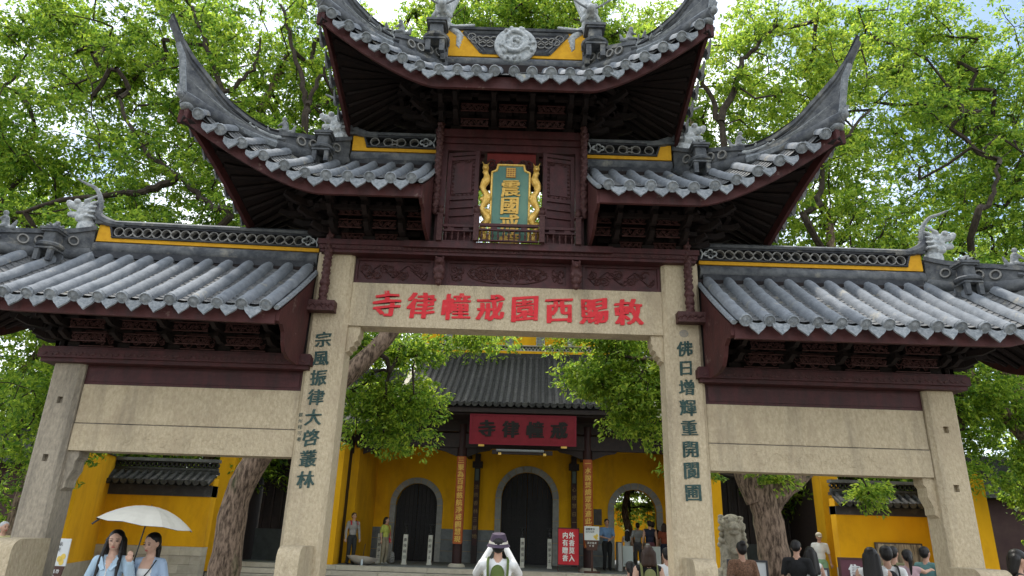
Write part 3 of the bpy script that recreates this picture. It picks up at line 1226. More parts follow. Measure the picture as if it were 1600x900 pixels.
    # hip ridges sweeping up into horns
    for s in sides:
        for f in (1, -1):
            u = Vector((s * .70711, -f * .70711, 0))
            w = Vector((s * .70711, f * .70711, 0))
            st = [t for t in np.linspace(.06, A - .02, 22)] + [A + .05, A + .1, A + .15, A + .2]
            vs, fs = [], []
            sc_a = A / 1.70
            band, capl, groove = [], [], []
            for i, a in enumerate(st):
                top = zr + np.interp(a / sc_a, [h[0] for h in HIP_TOP], [h[1] for h in HIP_TOP]) * hk
                if a < A:
                    bot = rz(a, a) + .0
                else:
                    bot = top - .24 * max(.12, 1 - (a - A) / .21)
                wd = .05 if a < A else .05 * max(.25, 1 - (a - A) / .3)
                P = Vector((s * (x_re + a), YR - f * a, 0))
                for o_, z_ in ((-wd, bot), (-wd, top - .07), (-wd * 1.5, top - .06), (-wd * 1.5, top), (wd * 1.5, top), (wd * 1.5, top - .06), (wd, top - .07), (wd, bot)):
                    vs.append(P + w * o_ + Vector((0, 0, z_)))
                if a < A + .02:
                    band.append(P + Vector((0, 0, bot + .065)))
                if a > .75 * sc_a:
                    groove.append(P + Vector((0, 0, top - .115 if a < A else top - .08)))
            n = len(st)
            for i in range(n - 1):
                for j in range(8):
                    q, r_ = i * 8 + j, i * 8 + (j + 1) % 8
                    fs.append((q, r_, r_ + 8, q + 8))
            fs += [tuple(range(8)), tuple((n - 1) * 8 + j for j in range(7, -1, -1))]
            hr = MB().add(vs, fs).build('hip_ridge', PLASTER_GREY, roof)
            MB().tube(band, .085, 10).build('roll_band', PLASTER_GREY, hr, True)
            MB().tube(groove, [.088 - .002 * i for i in range(len(groove))], 8, sx=1.0, sy=.45).build('moulding', PLASTER_GREY, hr, True)
            for fr_, rd_, sy_, mt_ in ((.20, .088, .85, TILE_END), (.50, .074, .75, ORN_GREY), (.72, .066, .3, PLASTER_DARK), (.985, .088, .32, PLASTER_DARK)):
                bl_ = []
                for i, a in enumerate(st):
                    if a < .8 * sc_a or a > A + (.2 if fr_ > .9 else .1):
                        continue
                    zb_, zt_ = vs[i * 8].z, vs[i * 8 + 3].z
                    bl_.append(Vector((s * (x_re + a), YR - f * a, zb_ + (zt_ - zb_) * fr_)))
                MB().tube(bl_, [rd_ * (1 - .55 * i / len(bl_)) for i in range(len(bl_))], 8, sx=1.2, sy=sy_).build('moulding', mt_, hr, True)
            if f < 0:
                continue
            # openwork panel rings on the near part of the hip
            for k in range(4):
                a = (.22 + .125 * k) * sc_a
                c = Vector((s * (x_re + a), YR - a, rz(a, a) + .235 - .01 * k))
                rg = MB().ring(c, .055, .018, -.085, .085, 14, ax=u)
                rg.build('ring', RING, hr)
            # corner tile tongue and scroll at the very corner
            c = pt(s, A - .03, A - .03)
            tg = MB()
            tg.cap(c - u * .2 + Vector((0, 0, -.0)), c + u * .05 + Vector((0, 0, .10)), .07, .05, 8)
            tg.cap(c + u * .02 + Vector((0, 0, .10)), c + u * .09 + Vector((0, 0, .20)), .045, .02, 8)
            tg.ell(c - u * .05 + Vector((0, 0, -.03)), (.08, .08, .05))
            blob('corner_scroll', tg, .014, ORN_GREY, roof, 0)
            if corner_orn:
                pa = .30 * sc_a
                pedestal(roof, s * (x_re + pa - .02), YR - pa - .20, rz(pa, pa + .2) + .15, .8, 'lotus')
                fa = .74 * sc_a
                figurine(roof, s * (x_re + fa), YR - fa, zr + .03, s, .95)
                fa = .84 * sc_a
                leaf_dragon(roof, s * (x_re + fa), YR - fa - .05, rz(fa, fa) + .16, s, .8)
    return roof, rz


def ring_lattice(parent, x0, x1, z0, z1, y0=.10, y1=.17):
    """Row of interlaced rings between two rails."""
    h = z1 - z0
    r = h * .5
    n = max(1, int((x1 - x0) / (h * 1.9)))
    stp = (x1 - x0) / n
    for k in range(n):
        cx_ = x0 + stp * (k + .5)
        for dx in (-.25, .25):
            mb = MB().ring((cx_ + dx * stp, 0, (z0 + z1) / 2), r * .92, .0105, y0, y1, 16)
            mb.build('ring', RING, parent)
        for sg in (1, -1):
            a0, a1 = (R(200), R(340)) if sg > 0 else (R(20), R(160))
            mb = MB().ring((cx_ + .5 * stp, 0, (z0 + z1) / 2 + sg * r * 1.0), r * .62, .014, y0 + .005, y1 - .005, 10, a0, a1)
            if k < n - 1:
                mb.build('ring_arc', RING, parent)


def wing_ridge(roof, s, x_in, x_re, zr):
    x0, x1 = (x_in, x_re) if s > 0 else (-x_re, -x_in)
    MB().tube([(x0, YR, zr + .10), (x1, YR, zr + .10)], .105, 12, sx=1.25).build('roll_band', PLASTER_GREY, roof, True)
    MB().bx(x0 + .03, x1 - .03, .07, .33, zr - .05, zr + .04).build('ridge_core', PLASTER_DARK, roof)
    yb = MB().bx(x0, x1, .115, .285, zr + .195, zr + .245)
    xe = s * x_re
    pl = [(xe, zr + .245), (xe - s * .20, zr + .245), (xe - s * .145, zr + .43), (xe, zr + .43)]
    yb.prismy(pl, .115, .285)
    yb.build('yellow_band', YELLOW, roof)
    lx0, lx1 = (x0, x1 - .2) if s > 0 else (x0 + .2, x1)
    fr = MB().bx(lx0, lx1, .09, .31, zr + .247, zr + .268)
    fr.bx(lx0, lx1, .09, .31, zr + .405, zr + .43)
    e = xe - s * .20
    fr.prismy([(e, zr + .268), (e - s * .025, zr + .268), (e + s * .025, zr + .405), (e + s * .05, zr + .405)], .09, .31)
    fr.build('lattice_frame', PLASTER_DARK, roof)
    MB().bx(lx0, lx1, .215, .225, zr + .268, zr + .405).build('lattice_back', PLASTER_DARK, roof)
    ii = (lx0 + .22, lx1 - .02) if s > 0 else (lx0 + .02, lx1 - .22)
    ring_lattice(roof, ii[0], ii[1], zr + .27, zr + .403)
    cp = MB().prismx([(.07, zr + .43), (.33, zr + .43), (.345, zr + .46), (.29, zr + .50), (.11, zr + .50), (.055, zr + .46)], x0 - (0 if s > 0 else .04), x1 + (.04 if s > 0 else 0))
    cp.build('ridge_cap', PLASTER_GREY, roof)
    # white plaster flourish at the inner end
    fx = s * (x_in + .10)
    fl = MB()
    for k, (dx, dz) in enumerate(((0, 0), (.05, .03), (.05, -.03), (.10, .0))):
        fl.ring((fx + s * dx, 0, zr + .335 + dz), .032, .017, .075, .095, 10)
    fl.tube([(fx - s * .08, .085, zr + .26), (fx - s * .055, .085, zr + .33), (fx - s * .09, .085, zr + .42)], .012, 5)
    fl.tube([(fx - s * .07, .085, zr + .335), (fx, .085, zr + .335)], .012, 5)
    fl.build('plaster_flourish', ORNAMENT, roof)
    chiwen(roof, s * (x_re + .20), zr + .47, s, 1.0, YR - .1)


LOW_Z, UP_Z, TOP_Z = 4.90, 6.45, 8.10
for s in (-1, 1):
    rf, rz = make_roof([s], 2.53, 5.50, LOW_Z, .735, 1.3, .37, 1.0, .262, p=1.5, rt=.072, name='lower_roof', seed=3 + s)
    wing_ridge(rf, s, 2.53, 5.50, LOW_Z)
    # verge strip beside the column and the curved maroon end board
    vs = [(s * 2.50, YR - b, rz(-1, b) + .0) for b in np.linspace(.12, 1.34, 9)]
    MB().tube(vs, .035, 6, sx=1.0, sy=.8).build('verge', TILE_END, rf, True)
    bp = [(YR - b, rz(-1, b) - .06) for b in np.linspace(.2, 1.24, 8)]
    bp += [(-1.04, 3.80), (-1.0, 3.78), (-.90, 3.80), (-.80, 3.74), (-.74, 3.62), (-.66, 3.54), (-.5, 3.50), (-.2, 3.50), (0.0, 3.53)]
    MB().prismx(bp, s * 2.49, s * 2.535).build('end_board', WOOD_FASCIA, rf)

    if s < 0:                              # this wing has settled a little towards the middle
        c_ = Vector((-2.53, 0, 4.0))
        m_ = Matrix.Translation(c_) @ Matrix.Rotation(R(1.1), 4, 'Y') @ Matrix.Translation(-c_)
        rf.location = m_.to_translation()
        rf.rotation_euler = m_.to_euler()
    rf, rz = make_roof([s], 1.06, 2.24, UP_Z, .69, 1.3, .35, .97, .25, p=1.5, name='upper_roof', seed=13 + s)
    wing_ridge(rf, s, 1.06, 2.24, UP_Z)
    vs = [(s * 1.045, YR - b, rz(-1, b) + .0) for b in np.linspace(.12, 1.34, 9)]
    MB().tube(vs, .035, 6, sx=1.0, sy=.8).build('verge', TILE_END, rf, True)
    bp = [(YR - b, rz(-1, b) - .06) for b in np.linspace(.2, 1.24, 8)]
    bp += [(-1.04, 5.36), (-.95, 5.33), (-.8, 5.34), (-.62, 5.22), (-.5, 5.195), (0.0, 5.195)]
    MB().prismx(bp, s * 1.03, s * 1.07).build('end_board', WOOD_FASCIA, rf)

rf, rz = make_roof([1, -1], 0.0, .97, TOP_Z, .78, 1.4, .13, .95, .23, p=1.4, name='top_roof', seed=23, corner_orn=False)
z0 = TOP_Z
MB().tube([(-1.05, YR, z0 + .10), (1.05, YR, z0 + .10)], .105, 12, sx=1.25).build('roll_band', PLASTER_GREY, rf, True)
MB().bx(-1.03, 1.03, .07, .33, z0 - .06, z0 + .04).build('ridge_core', PLASTER_DARK, rf)
MB().bx(-1.04, 1.04, .12, .28, z0 + .20, z0 + .66).build('yellow_band', YELLOW, rf)
fr = MB()
zl, zh = z0 + .27, z0 + .63
for (p0, p1) in (((-.50, zl), (.50, zl)), ((-.78, zh), (.78, zh)), ((-.50, zl), (-.78, zh)), ((.50, zl), (.78, zh))):
    for off, rd, yy in ((0, .028, .112), (.05, .016, .100)):
        a, b = Vector((p0[0], yy, p0[1])), Vector((p1[0], yy, p1[1]))
        if off:
            c = Vector((0, yy, (zl + zh) / 2))
            a, b = a + (c - a) * .10, b + (c - b) * .10
        fr.tube([a, b], rd, 4)
fr.build('lattice_frame', PLASTER_GREY, rf)
MB().prismy([(-.49, zl + .02), (.49, zl + .02), (.74, zh - .02), (-.74, zh - .02)], .108, .118).build('lattice_back', PLASTER_DARK, rf)
for k in range(8):
    for sx in (-1, 1):
        x = sx * (.27 + .055 * k)
        zc = z0 + .45 + (.03 if k % 2 else -.03)
        if abs(x) > .60:
            zc += .05
        if abs(x) < .66:
            MB().ring((x, 0, zc), .06, .012, .085, .107, 12).build('ring', RING, rf)
MB().prismx([(.08, z0 + .66), (.32, z0 + .66), (.34, z0 + .69), (.29, z0 + .73), (.11, z0 + .73), (.06, z0 + .69)], -1.06, 1.06).build('ridge_cap', PLASTER_GREY, rf)
# round dragon medallion
md = MB()
rotd = Matrix.Rotation(math.pi / 2, 3, 'X')
md.lathe([(.30, -.02), (.32, .02), (.30, .05), (.26, .055)], (-.0, .10, z0 + .39), 24, rot=rotd)
rr_ = random.Random(5)
for k in range(3):
    md.tube([Vector(p) + Vector((0, -.012 * k, 0)) for p in spiral((0, .035, z0 + .39), .27 - .05 * k, 1.2, (-1) ** k, n=26, start=1.9 * k)], [.034 - .0006 * i for i in range(26)], 7, up=(0, 1, 0))
for k in range(26):
    a, r_ = rr_.uniform(0, 6.28), rr_.uniform(.04, .28)
    md.ell((r_ * math.cos(a), .03, z0 + .39 + r_ * math.sin(a)), (rr_.uniform(.02, .05), .035, rr_.uniform(.02, .045)), 7, 5)
blob('dragon_medallion', md, .009, ORNAMENT, rf, 0)
for s in (-1, 1):
    # big dragons rearing on the ridge ends, tails beyond the top of the picture
    d = MB()
    x = s * 1.0
    q = lambda a, b, c: (x + s * a, YR + b, z0 + c)
    d.cap(q(.08, -.14, .72), q(.10, -.16, .98), .10, .13)
    d.ell(q(.10, -.26, .92), (.12, .12, .13))
    d.ell(q(.10, -.38, .88), (.07, .08, .06))
    d.cap(q(.10, -.12, .95), q(-.02, .02, 1.45), .13, .12)
    d.cap(q(-.02, .02, 1.45), q(.08, .03, 1.85), .12, .05)
    for b in (-1, 1):
        d.ell(q(.10 + b * .07, -.34, .97), (.035, .035, .035))
        d.cap(q(.10 + b * .08, -.3, .8), q(.1 + b * .13, -.28, .74), .04, .03)
    d.cap(q(-.02, -.06, .72), q(-.16, -.07, .58), .07, .05)
    d.cap(q(-.16, -.07, .58), q(-.15, -.075, .42), .05, .03)
    for k in range(6):
        d.cap(q(-.13, -.075, .62 - .045 * k), q(-.23 + .012 * k, -.075, .56 - .045 * k), .026, .01, 6)
    d.cap(q(-.08, -.06, .72), q(-.36, -.04, .80), .05, .02)
    big = blob('ridge_dragon', d, .012, ORNAMENT, rf, 0)
    for b in (-1, 1):
        wp = smooth_path([q(.1, -.36, .86), q(.1 + b * .18, -.42, .93), q(.1 + b * .30, -.42, 1.05), q(.1 + b * .24, -.40, 1.12), q(.1 + b * .14, -.38, 1.06)], 14)
        MB().tube(wp, .016, 6).build('whisker', ORN_GREY, big, True)
    pedestal(rf, s * 1.15, -.12, z0 + .16, 1.0, 'none')
    fa = .62
    # short hip panel figures
    figurine(rf, s * (.97 + fa), YR - fa, z0 + .10, s, .95)
    leaf_dragon(rf, s * (.97 + .78), YR - .83, rz(.78, .78) + .20, s, .8)

# ---- bracket zones, core walls added to block light, and carved grilles ----------------------
bs = MB()
bs.bx(-.075, .075, -.075, .075, 0, .07)
for t, (fy, fx) in enumerate(((.24, .20), (.44, .26), (.64, .22))):
    zz = .07 + t * .13
    bs.bx(-.04, .04, -fy, .05, zz, zz + .075)
    bs.bx(-fx, fx, -.03, .03, zz + .03, zz + .09)
    bs.bx(-fx * .8, fx * .8, -fy + .02, -fy + .08, zz + .08, zz + .13)
    for dx in (-fx, 0, fx):
        bs.bx(dx - .035, dx + .035, -fy + .005, -fy + .095, zz + .132, zz + .165)
    bs.prismx([(-fy, zz + .075), (-fy - .12, zz + .11), (-fy - .14, zz + .05), (-fy, zz)], -.028, .028)
BRK = bs.mesh('bracket_set')
BRK.materials.append(WOOD_DARK)


def grille(x0, x1, z, h, y, parent, seed):
    mb = MB()
    mb.bx(x0, x1, y - .008, y + .008, z, z + .012).bx(x0, x1, y - .008, y + .008, z + h - .012, z + h)
    scrollwork(mb, x0, x1, z + .012, z + h - .012, y, seed, rad=.0085, dens=1.3)
    mb.build('carved_grille', WOOD_CARVED, parent)


for s in (-1, 1):
    X = lambda v: s * v
    a, b = sorted((X(2.48), X(5.60)))
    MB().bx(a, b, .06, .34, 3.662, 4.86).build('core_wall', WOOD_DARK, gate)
    for k in range(5):
        xx = 2.84 + .62 * k
        obj('bracket_set', BRK, None, gate, loc=(X(xx), .02, 3.662))
        if k < 4:
            g0, g1 = sorted((X(xx + .1), X(xx + .52)))
            grille(g0, g1, 3.69, .11, -.27, gate, 100 + k)
            grille(g0, g1, 3.83, .11, -.36, gate, 120 + k)
            grille(g0, g1, 3.67, .2, -.09, gate, 140 + k)
    for ang in (0, 45, 90):
        obj('bracket_set', BRK, None, gate, loc=(X(5.46), .02, 3.664), rot=(0, 0, R(ang) * s))
    obj('bracket_set', BRK, None, gate, loc=(X(5.46), .42, 3.664), rot=(0, 0, R(90) * s))
    a, b = sorted((X(1.0), X(2.30)))
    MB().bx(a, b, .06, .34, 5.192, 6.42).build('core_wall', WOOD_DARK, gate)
    for k in range(3):
        xx = 1.38 + .44 * k
        obj('bracket_set', BRK, None, gate, loc=(X(xx), .0, 5.192), scale=1.05)
        if k < 2:
            g0, g1 = sorted((X(xx + .07), X(xx + .37)))
            grille(g0, g1, 5.29, .12, -.27, gate, 200 + k)
            grille(g0, g1, 5.44, .12, -.33, gate, 220 + k)
            grille(g0, g1, 5.2, .1, -.07, gate, 240 + k)
    grille(*sorted((X(1.09), X(1.31))), 5.29, .12, -.27, gate, 230)
    grille(*sorted((X(1.09), X(1.31))), 5.44, .12, -.33, gate, 231)
    for ang in (0, 45, 90):
        obj('bracket_set', BRK, None, gate, loc=(X(2.26), .02, 5.194), rot=(0, 0, R(ang) * s), scale=1.05)
    obj('bracket_set', BRK, None, gate, loc=(X(2.26), .42, 5.194), rot=(0, 0, R(90) * s), scale=1.05)
    for ang in (0, 45, 90):
        obj('bracket_set', BRK, None, gate, loc=(X(.98), .02, 6.90), rot=(0, 0, R(ang) * s))
    obj('bracket_set', BRK, None, gate, loc=(X(.98), .42, 6.90), rot=(0, 0, R(90) * s))
for k in range(4):
    obj('bracket_set', BRK, None, gate, loc=(-.78 + .52 * k, .0, 6.90), scale=1.05)
    if k < 3:
        grille(-.78 + .52 * k + .07, -.78 + .52 * k + .45, 6.87, .12, -.24, gate, 260 + k)
        grille(-.78 + .52 * k + .07, -.78 + .52 * k + .45, 7.05, .12, -.33, gate, 280 + k)
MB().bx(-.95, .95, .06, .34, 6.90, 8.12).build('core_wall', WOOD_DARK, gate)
tb = MB().bx(-1.05, 1.05, -.12, .52, 6.78, 6.895)
tb.bx(-1.0, 1.0, -.08, .48, 6.70, 6.78)
tb.bx(-1.0, 1.0, -.05, .05, 6.60, 6.70)
tb.build('moulded_beam', WOOD, gate)

# ---- tower storey: posts, splayed door leaves, balustrade --------------
tower = gate
for s in (-1, 1):
    for y in (0.0, .40):
        MB().bx(s * .93 - .055, s * .93 + .055, y - .055, y + .055, 5.192, 6.70).build('tower_post', WOOD, gate)
    carved_post(s * .985, -.13, 5.62, 7.10, .055, gate, False, 10 + s)
    # door leaf, hinged on the post and swung back
    piv = empty('door_leaf', gate, (s * .86, -.01, 5.20), (0, 0, R(11) * s))
    W, H = .44, 1.36
    sx = -s
    X0, X1 = sorted((0.0, sx * W))
    fr = MB()
    fr.bx(X0, X0 + .055, -.025, .025, 0, H).bx(X1 - .055, X1, -.025, .025, 0, H)
    for z in (0, .40, .52, .64, 1.24):
        fr.bx(X0 + .055, X1 - .055, -.022, .022, z, z + .05)
    fr.bx(X0 + .055, X1 - .055, -.022, .022, H - .05, H)
    fr.build('frame', WOOD, piv)
    pn = MB().bx(X0 + .055, X1 - .055, .0, .012, .05, 1.24)
    pn.bx(X0 + .10, X1 - .10, -.012, .0, .74, 1.18)
    pn.build('panel', WOOD, piv)
    cv = MB()
    scrollwork(cv, X0 + .06, X1 - .06, 1.19, 1.30, -.012, 300 + s, rad=.008)
    for (c0, c1, e0, e1) in ((X0 + .06, X0 + .10, .70, 1.22), (X1 - .10, X1 - .06, .70, 1.22)):
        for k in range(9):
            cv.tube(spiral(((c0 + c1) / 2, -.005, .73 + k * .058), .018, 1, (-1) ** k, n=7), .006, 4, up=(0, 1, 0))
    for k in range(5):
        cv.tube(spiral((X0 + .1 + (W - .2) * k / 4, -.005, .715), .02, 1, (-1) ** k, n=7), .006, 4, up=(0, 1, 0))
    cv.build('carving', WOOD_CARVED, piv)['kind'] = 'stuff'
    kn = MB().ell((X0 + .03 if s > 0 else X1 - .03, -.05, .50), (.035, .03, .08))
    # spandrel over the leaf
    sp_ = MB()
    p0, p1 = sorted((s * .84, s * .38))
    sp_.bx(p0, p1, .10, .12, 6.56, 6.70)
    scrollwork(sp_, p0 + .02, p1 - .02, 6.50, 6.62, .09, 320 + s, rad=.012)
    sp_.build('spandrel', WOOD, gate)
balm = MB().lathe([(.008, 0), (.012, .01), (.007, .03), (.014, .06), (.016, .08), (.007, .10), (.012, .115), (.007, .125), (.012, .14), (.008, .145)], n=8).mesh('baluster')
balm.materials.append(WOOD_CARVED)
for (x0, x1, y, n) in ((-.385, .385, -.20, 11), (-.86, -.46, -.14, 5), (.46, .86, -.14, 5)):
    rl = MB().bx(x0, x1, y - .022, y + .022, 5.40, 5.435)
    rl.bx(x0, x1, y - .018, y + .018, 5.34, 5.362)
    rl.bx(x0, x1, y - .022, y + .022, 5.19, 5.205)
    for t in (.25, .75):
        c = x0 + (x1 - x0) * t
        rl.bx(c - .04, c + .04, y - .012, y + .012, 5.362, 5.40)
    rail = rl.build('balustrade', WOOD, gate)
    for k in range(n):
        obj('baluster', balm, None, rail, True, (x0 + (x1 - x0) * (k + .5) / n, y, 5.200))
for s in (-1, 1):
    for x in (.425, .90):
        np_ = MB().bx(s * x - .035, s * x + .035, -.235 if x < .5 else -.2, -.165 if x < .5 else -.13, 5.19, 5.56)
        yy = -.20 if x < .5 else -.165
        np_.ell((s * x, yy, 5.62), (.045, .042, .05), 10, 8)
        np_.bx(s * x - .05, s * x + .05, yy - .04, yy + .04, 5.555, 5.572)
        np_.lathe([(.03, 5.66), (.04, 5.68), (.015, 5.70)], (s * x, yy, 0), 8)
        np_.build('newel_post', WOOD_CARVED, gate, True)
# carved wreath and red board behind the plaque
wb = MB()
scrollwork(wb, -.34, .34, 6.25, 6.5, -.045, 333, rad=.014, dens=1.3)
scrollwork(wb, -.34, .34, 6.25, 6.5, -.03, 334, rad=.014, dens=1.3)
wb.build('carved_wreath', WOOD_CARVED, gate)
MB().bx(-.335, .335, .0, .03, 6.36, 6.66).build('red_board', mat('red_board', (0.12, 0.012, 0.01), (0.16, 0.02, 0.016), rough=.6, scale=6), gate)

# hanging plaque: its own thing
plq = empty('hanging_plaque', None, (0, -.055, 5.175), (R(4), 0, 0))
tag(plq, 'teal vertical name plaque with gold characters and gilded dragons in the gateway tower', 'plaque')
W, H, nt = .255, 1.17, .08
ol = [(-W, .08), (W, .08), (W, H - nt * 1.4), (W - .01, H - nt * 1.3), (W - nt * .8, H - nt), (W - nt, H - .01), (W - nt, H), (-W + nt, H), (-W + nt, H - .01), (-W + nt * .8, H - nt), (-W + .01, H - nt * 1.3), (-W, H - nt * 1.4)]
MB().prismy(ol, .0, .03).build('board', TEAL, plq)
fr = MB()
cl = [Vector((x, -.004, z)) for x, z in ol] + [Vector((ol[0][0], -.004, ol[0][1]))]
for i in range(len(cl) - 1):
    fr.tube([cl[i], cl[i + 1]], .016, 6, up=(0, 1, 0))
    fr.ell(cl[i], .016, 6, 5)
fr.build('gilt_frame', GOLD, plq, True)
letters('震國戒幢', 'character', GOLD_PAINT, plq, (0, -.012, .83), (0, 0, -.252), .262, bold=.018, depth=.03)
MB().bx(-.065, .065, -.014, -.001, .985, 1.13).build('seal', mat('seal_red', (0.25, 0.09, 0.03), (0.4, 0.2, 0.06), rough=.6, scale=60), plq)
sl_ = MB()
for k in range(5):
    sl_.bx(-.06, .06, -.019, -.014, .995 + k * .029, 1.003 + k * .029)
for k in range(4):
    sl_.bx(-.055 + k * .034, -.048 + k * .034, -.019, -.014, .99, 1.125)
sl_.build('seal_script', GOLD_PAINT, plq)
for s in (-1, 1):
    d = MB()
    rr_ = random.Random(60 + s)
    body = smooth_path([(s * .31, -.02, .08), (s * .36, -.02, .22), (s * .29, -.02, .38), (s * .37, -.02, .52), (s * .30, -.02, .68), (s * .37, -.02, .82), (s * .32, -.02, .96), (s * .345, -.03, 1.06)], 26)
    d.tube(body, [.048 + .012 * math.sin(i) for i in range(26)], 8)
    for i in range(2, 26, 2):
        d.cap(body[i], body[i] + Vector((rr_.uniform(-.06, .06), -.03, rr_.uniform(-.03, .05))), .02, .008, 6)
    d.ell((s * .34, -.05, 1.10), (.045, .05, .05))
    d.ell((s * .34, -.09, 1.08), (.03, .03, .025))
    for k in (-1, 1):
        d.cap((s * .34 + k * .02, -.05, 1.13), (s * .34 + k * .05, -.03, 1.2), .014, .006, 6)
    for k in range(5):
        d.ell((s * .34 + rr_.uniform(-.04, .04), -.02, .15 + .17 * k), (.05, .03, .035), 7, 5)
    blob('gilded_dragon', d, .011, GOLD, plq, 0)

# ------------------------------------------------------------------ the temple entrance hall behind the gateway
hall = empty('temple_hall', None, (.72, 17.2, 0), (0, 0, R(-2.5)))
tag(hall, 'yellow-walled temple entrance hall with dark tiled roof and arched doors behind the gateway', 'hall')
DARK_TILE = mat('dark_roof_tile', (0.022, 0.022, 0.022), (0.065, 0.063, 0.06), rough=.9, scale=12, bump=.4, bscale=40, rand=.25,
                c3=(0.12, 0.11, 0.09), s3=5, lo3=.6, hi3=.75)
GREY_STONE = mat('grey_dado_stone', (0.13, 0.14, 0.145), (0.19, 0.20, 0.20), rough=.8, scale=5, bump=.2, bscale=30, rand=.1)
PALE_STONE = mat('pale_stone', (0.40, 0.36, 0.29), (0.50, 0.455, 0.38), rough=.9, scale=5, bump=.25, bscale=40, rand=.12)
ARCH_STONE = mat('arch_stone', (0.25, 0.25, 0.235), (0.33, 0.325, 0.30), rough=.85, scale=6, bump=.2, bscale=40, rand=.08)
DOOR = mat('black_door', (0.012, 0.011, 0.012), (0.022, 0.02, 0.021), rough=.6, scale=12, rand=.2)
HALL_WOOD = mat('hall_timber', (0.018, 0.013, 0.013), (0.032, 0.02, 0.018), rough=.6, scale=8, rand=.1)
COUPLET = mat('orange_couplet_board', (0.34, 0.075, 0.02), (0.42, 0.11, 0.03), rough=.5, scale=8)
PLQ_RED = mat('plaque_red', (0.17, 0.008, 0.018), (0.22, 0.012, 0.025), rough=.5, scale=4)

PZ = .45                     # platform height
WY = 3.2                     # wall face (local y)
# platform and steps
plat = MB().bx(-10.6, 10.6, -1.55, 12, 0.003, PZ - .13).build('platform', GREY_STONE, hall)
em = MB().bevbox(-.745, .745, -.25, .25, 0, .13, .01).mesh('edge_stone')
em.materials.append(PALE_STONE)
for k in range(14):
    obj('edge_stone', em, None, plat, loc=(-9.8 + 1.5 * k, -1.40, PZ - .13))
for k in range(14):
    obj('edge_stone', em, None, plat, loc=(-9.8 + 1.5 * k, -1.86, PZ - .28))
    obj('edge_stone', em, None, plat, loc=(-9.2 + 1.5 * k, -2.30, PZ - .43))
MB().bx(8.3, 10.1, -3.5, -2.56, .003, .17).build('step_stone', PALE_STONE, hall)
MB().bx(-10.5, 10.5, -1.15, 12, PZ - .13, PZ - .004).build('floor', GREY_STONE, hall)
# sloping cheek stones at the left end of the steps
for x in (-10.6,):
    MB().prismx([(-1.15, PZ + .02), (-1.15, PZ - .16), (-2.9, -.0), (-2.9, .10)], x - .02, x + .28).build('cheek_stone', PALE_STONE, plat)

# front wall with three round-arched doorways
ARCHES = [(-4.36, .84, 2.10, .22), (0.08, 1.03, 2.46, .24), (4.38, .84, 2.10, .24)]   # centre x, half width, spring height, ring width
WL, WR, WT = -6.4, 6.4, 5.2


def wall_with_arches(mb, x0, x1, z0, z1, y0, y1, arches):
    xs = [x0]
    for (c, hw, sp_, rw) in arches:
        xs += [c - hw, c + hw]
    xs.append(x1)
    for i in range(0, len(xs), 2):
        mb.bx(xs[i], xs[i + 1], y0, y1, z0, z1)
    for (c, hw, sp_, rw) in arches:
        n = 14
        vs, fs = [], []
        for i in range(n + 1):
            a = math.pi * i / n
            vs += [(c - hw * math.cos(a), y0, sp_ + hw * math.sin(a)), (c - hw * math.cos(a), y1, sp_ + hw * math.sin(a)),
                   (c - hw * math.cos(a), y0, z1), (c - hw * math.cos(a), y1, z1)]
        for i in range(n):
            q = 4 * i
            fs += [(q, q + 4, q + 6, q + 2), (q + 1, q + 3, q + 7, q + 5), (q, q + 1, q + 5, q + 4), (q + 2, q + 6, q + 7, q + 3)]
        mb.add(vs, fs)


mb = MB()
wall_with_arches(mb, WL, WR, PZ, WT, WY, WY + .4, [(c, hw, PZ + sp_, rw) for c, hw, sp_, rw in ARCHES])
wall = mb.build('wall', WALL_YELLOW, hall)
for i, (c, hw, sp_, rw) in enumerate(ARCHES):
    zc = PZ + sp_
    ar = empty('arch_surround', hall)
    nv = 11
    for k in range(nv):                    # voussoirs
        a0, a1 = math.pi * k / nv + .006, math.pi * (k + 1) / nv - .006
        MB().ring((c, 0, zc), hw + rw / 2 - .0, rw, WY - .06, WY + .2, 3, a0, a1).build('voussoir', ARCH_STONE, ar)
    for sx in (-1, 1):
        for k in range(3):
            h = sp_ / 3
            xa, xb = sorted((c + sx * hw, c + sx * (hw + rw)))
            MB().bx(xa, xb, WY - .06, WY + .2, PZ + k * h + .004, PZ + (k + 1) * h - .004).build('jamb_stone', ARCH_STONE, ar)
    if i < 2:
        for sx in (-1, 1):
            dr = empty('door', hall)
            xa, xb = sorted((c + sx * .006, c + sx * hw))
            n = 5
            for k in range(n):
                u0, u1 = xa + (xb - xa) * k / n + .003, xa + (xb - xa) * (k + 1) / n - .003
                um = max(abs(u0 - c), abs(u1 - c))
                top0 = zc + math.sqrt(max(0, hw ** 2 - (u0 - c) ** 2))
                top1 = zc + math.sqrt(max(0, hw ** 2 - (u1 - c) ** 2))
                MB().prismy([(u0, PZ + .02), (u1, PZ + .02), (u1, top1), (u0, top0)], WY + .22, WY + .27).build('plank', DOOR, dr)
            MB().bx(xa, xb, WY + .275, WY + .30, PZ + .02, zc + hw * (.05 if sx else 0)).build('door_back', DOOR, dr)
            hd = MB()
            for zz in (.35, 1.0, 1.7):
                hd.bx(xa + .01, xb - .02, WY + .205, WY + .22, PZ + zz, PZ + zz + .04)
            for a_ in range(5):
                for b_ in range(8):
                    hd.ell((xa + (xb - xa) * (a_ + .5) / 5, WY + .215, PZ + .3 + b_ * .25), .018, 6, 4)
            o = hd.build('door_studs', mat('door_iron', (0.03, 0.03, 0.03), rough=.5, metal=.6), dr)
            o['kind'] = 'stuff'
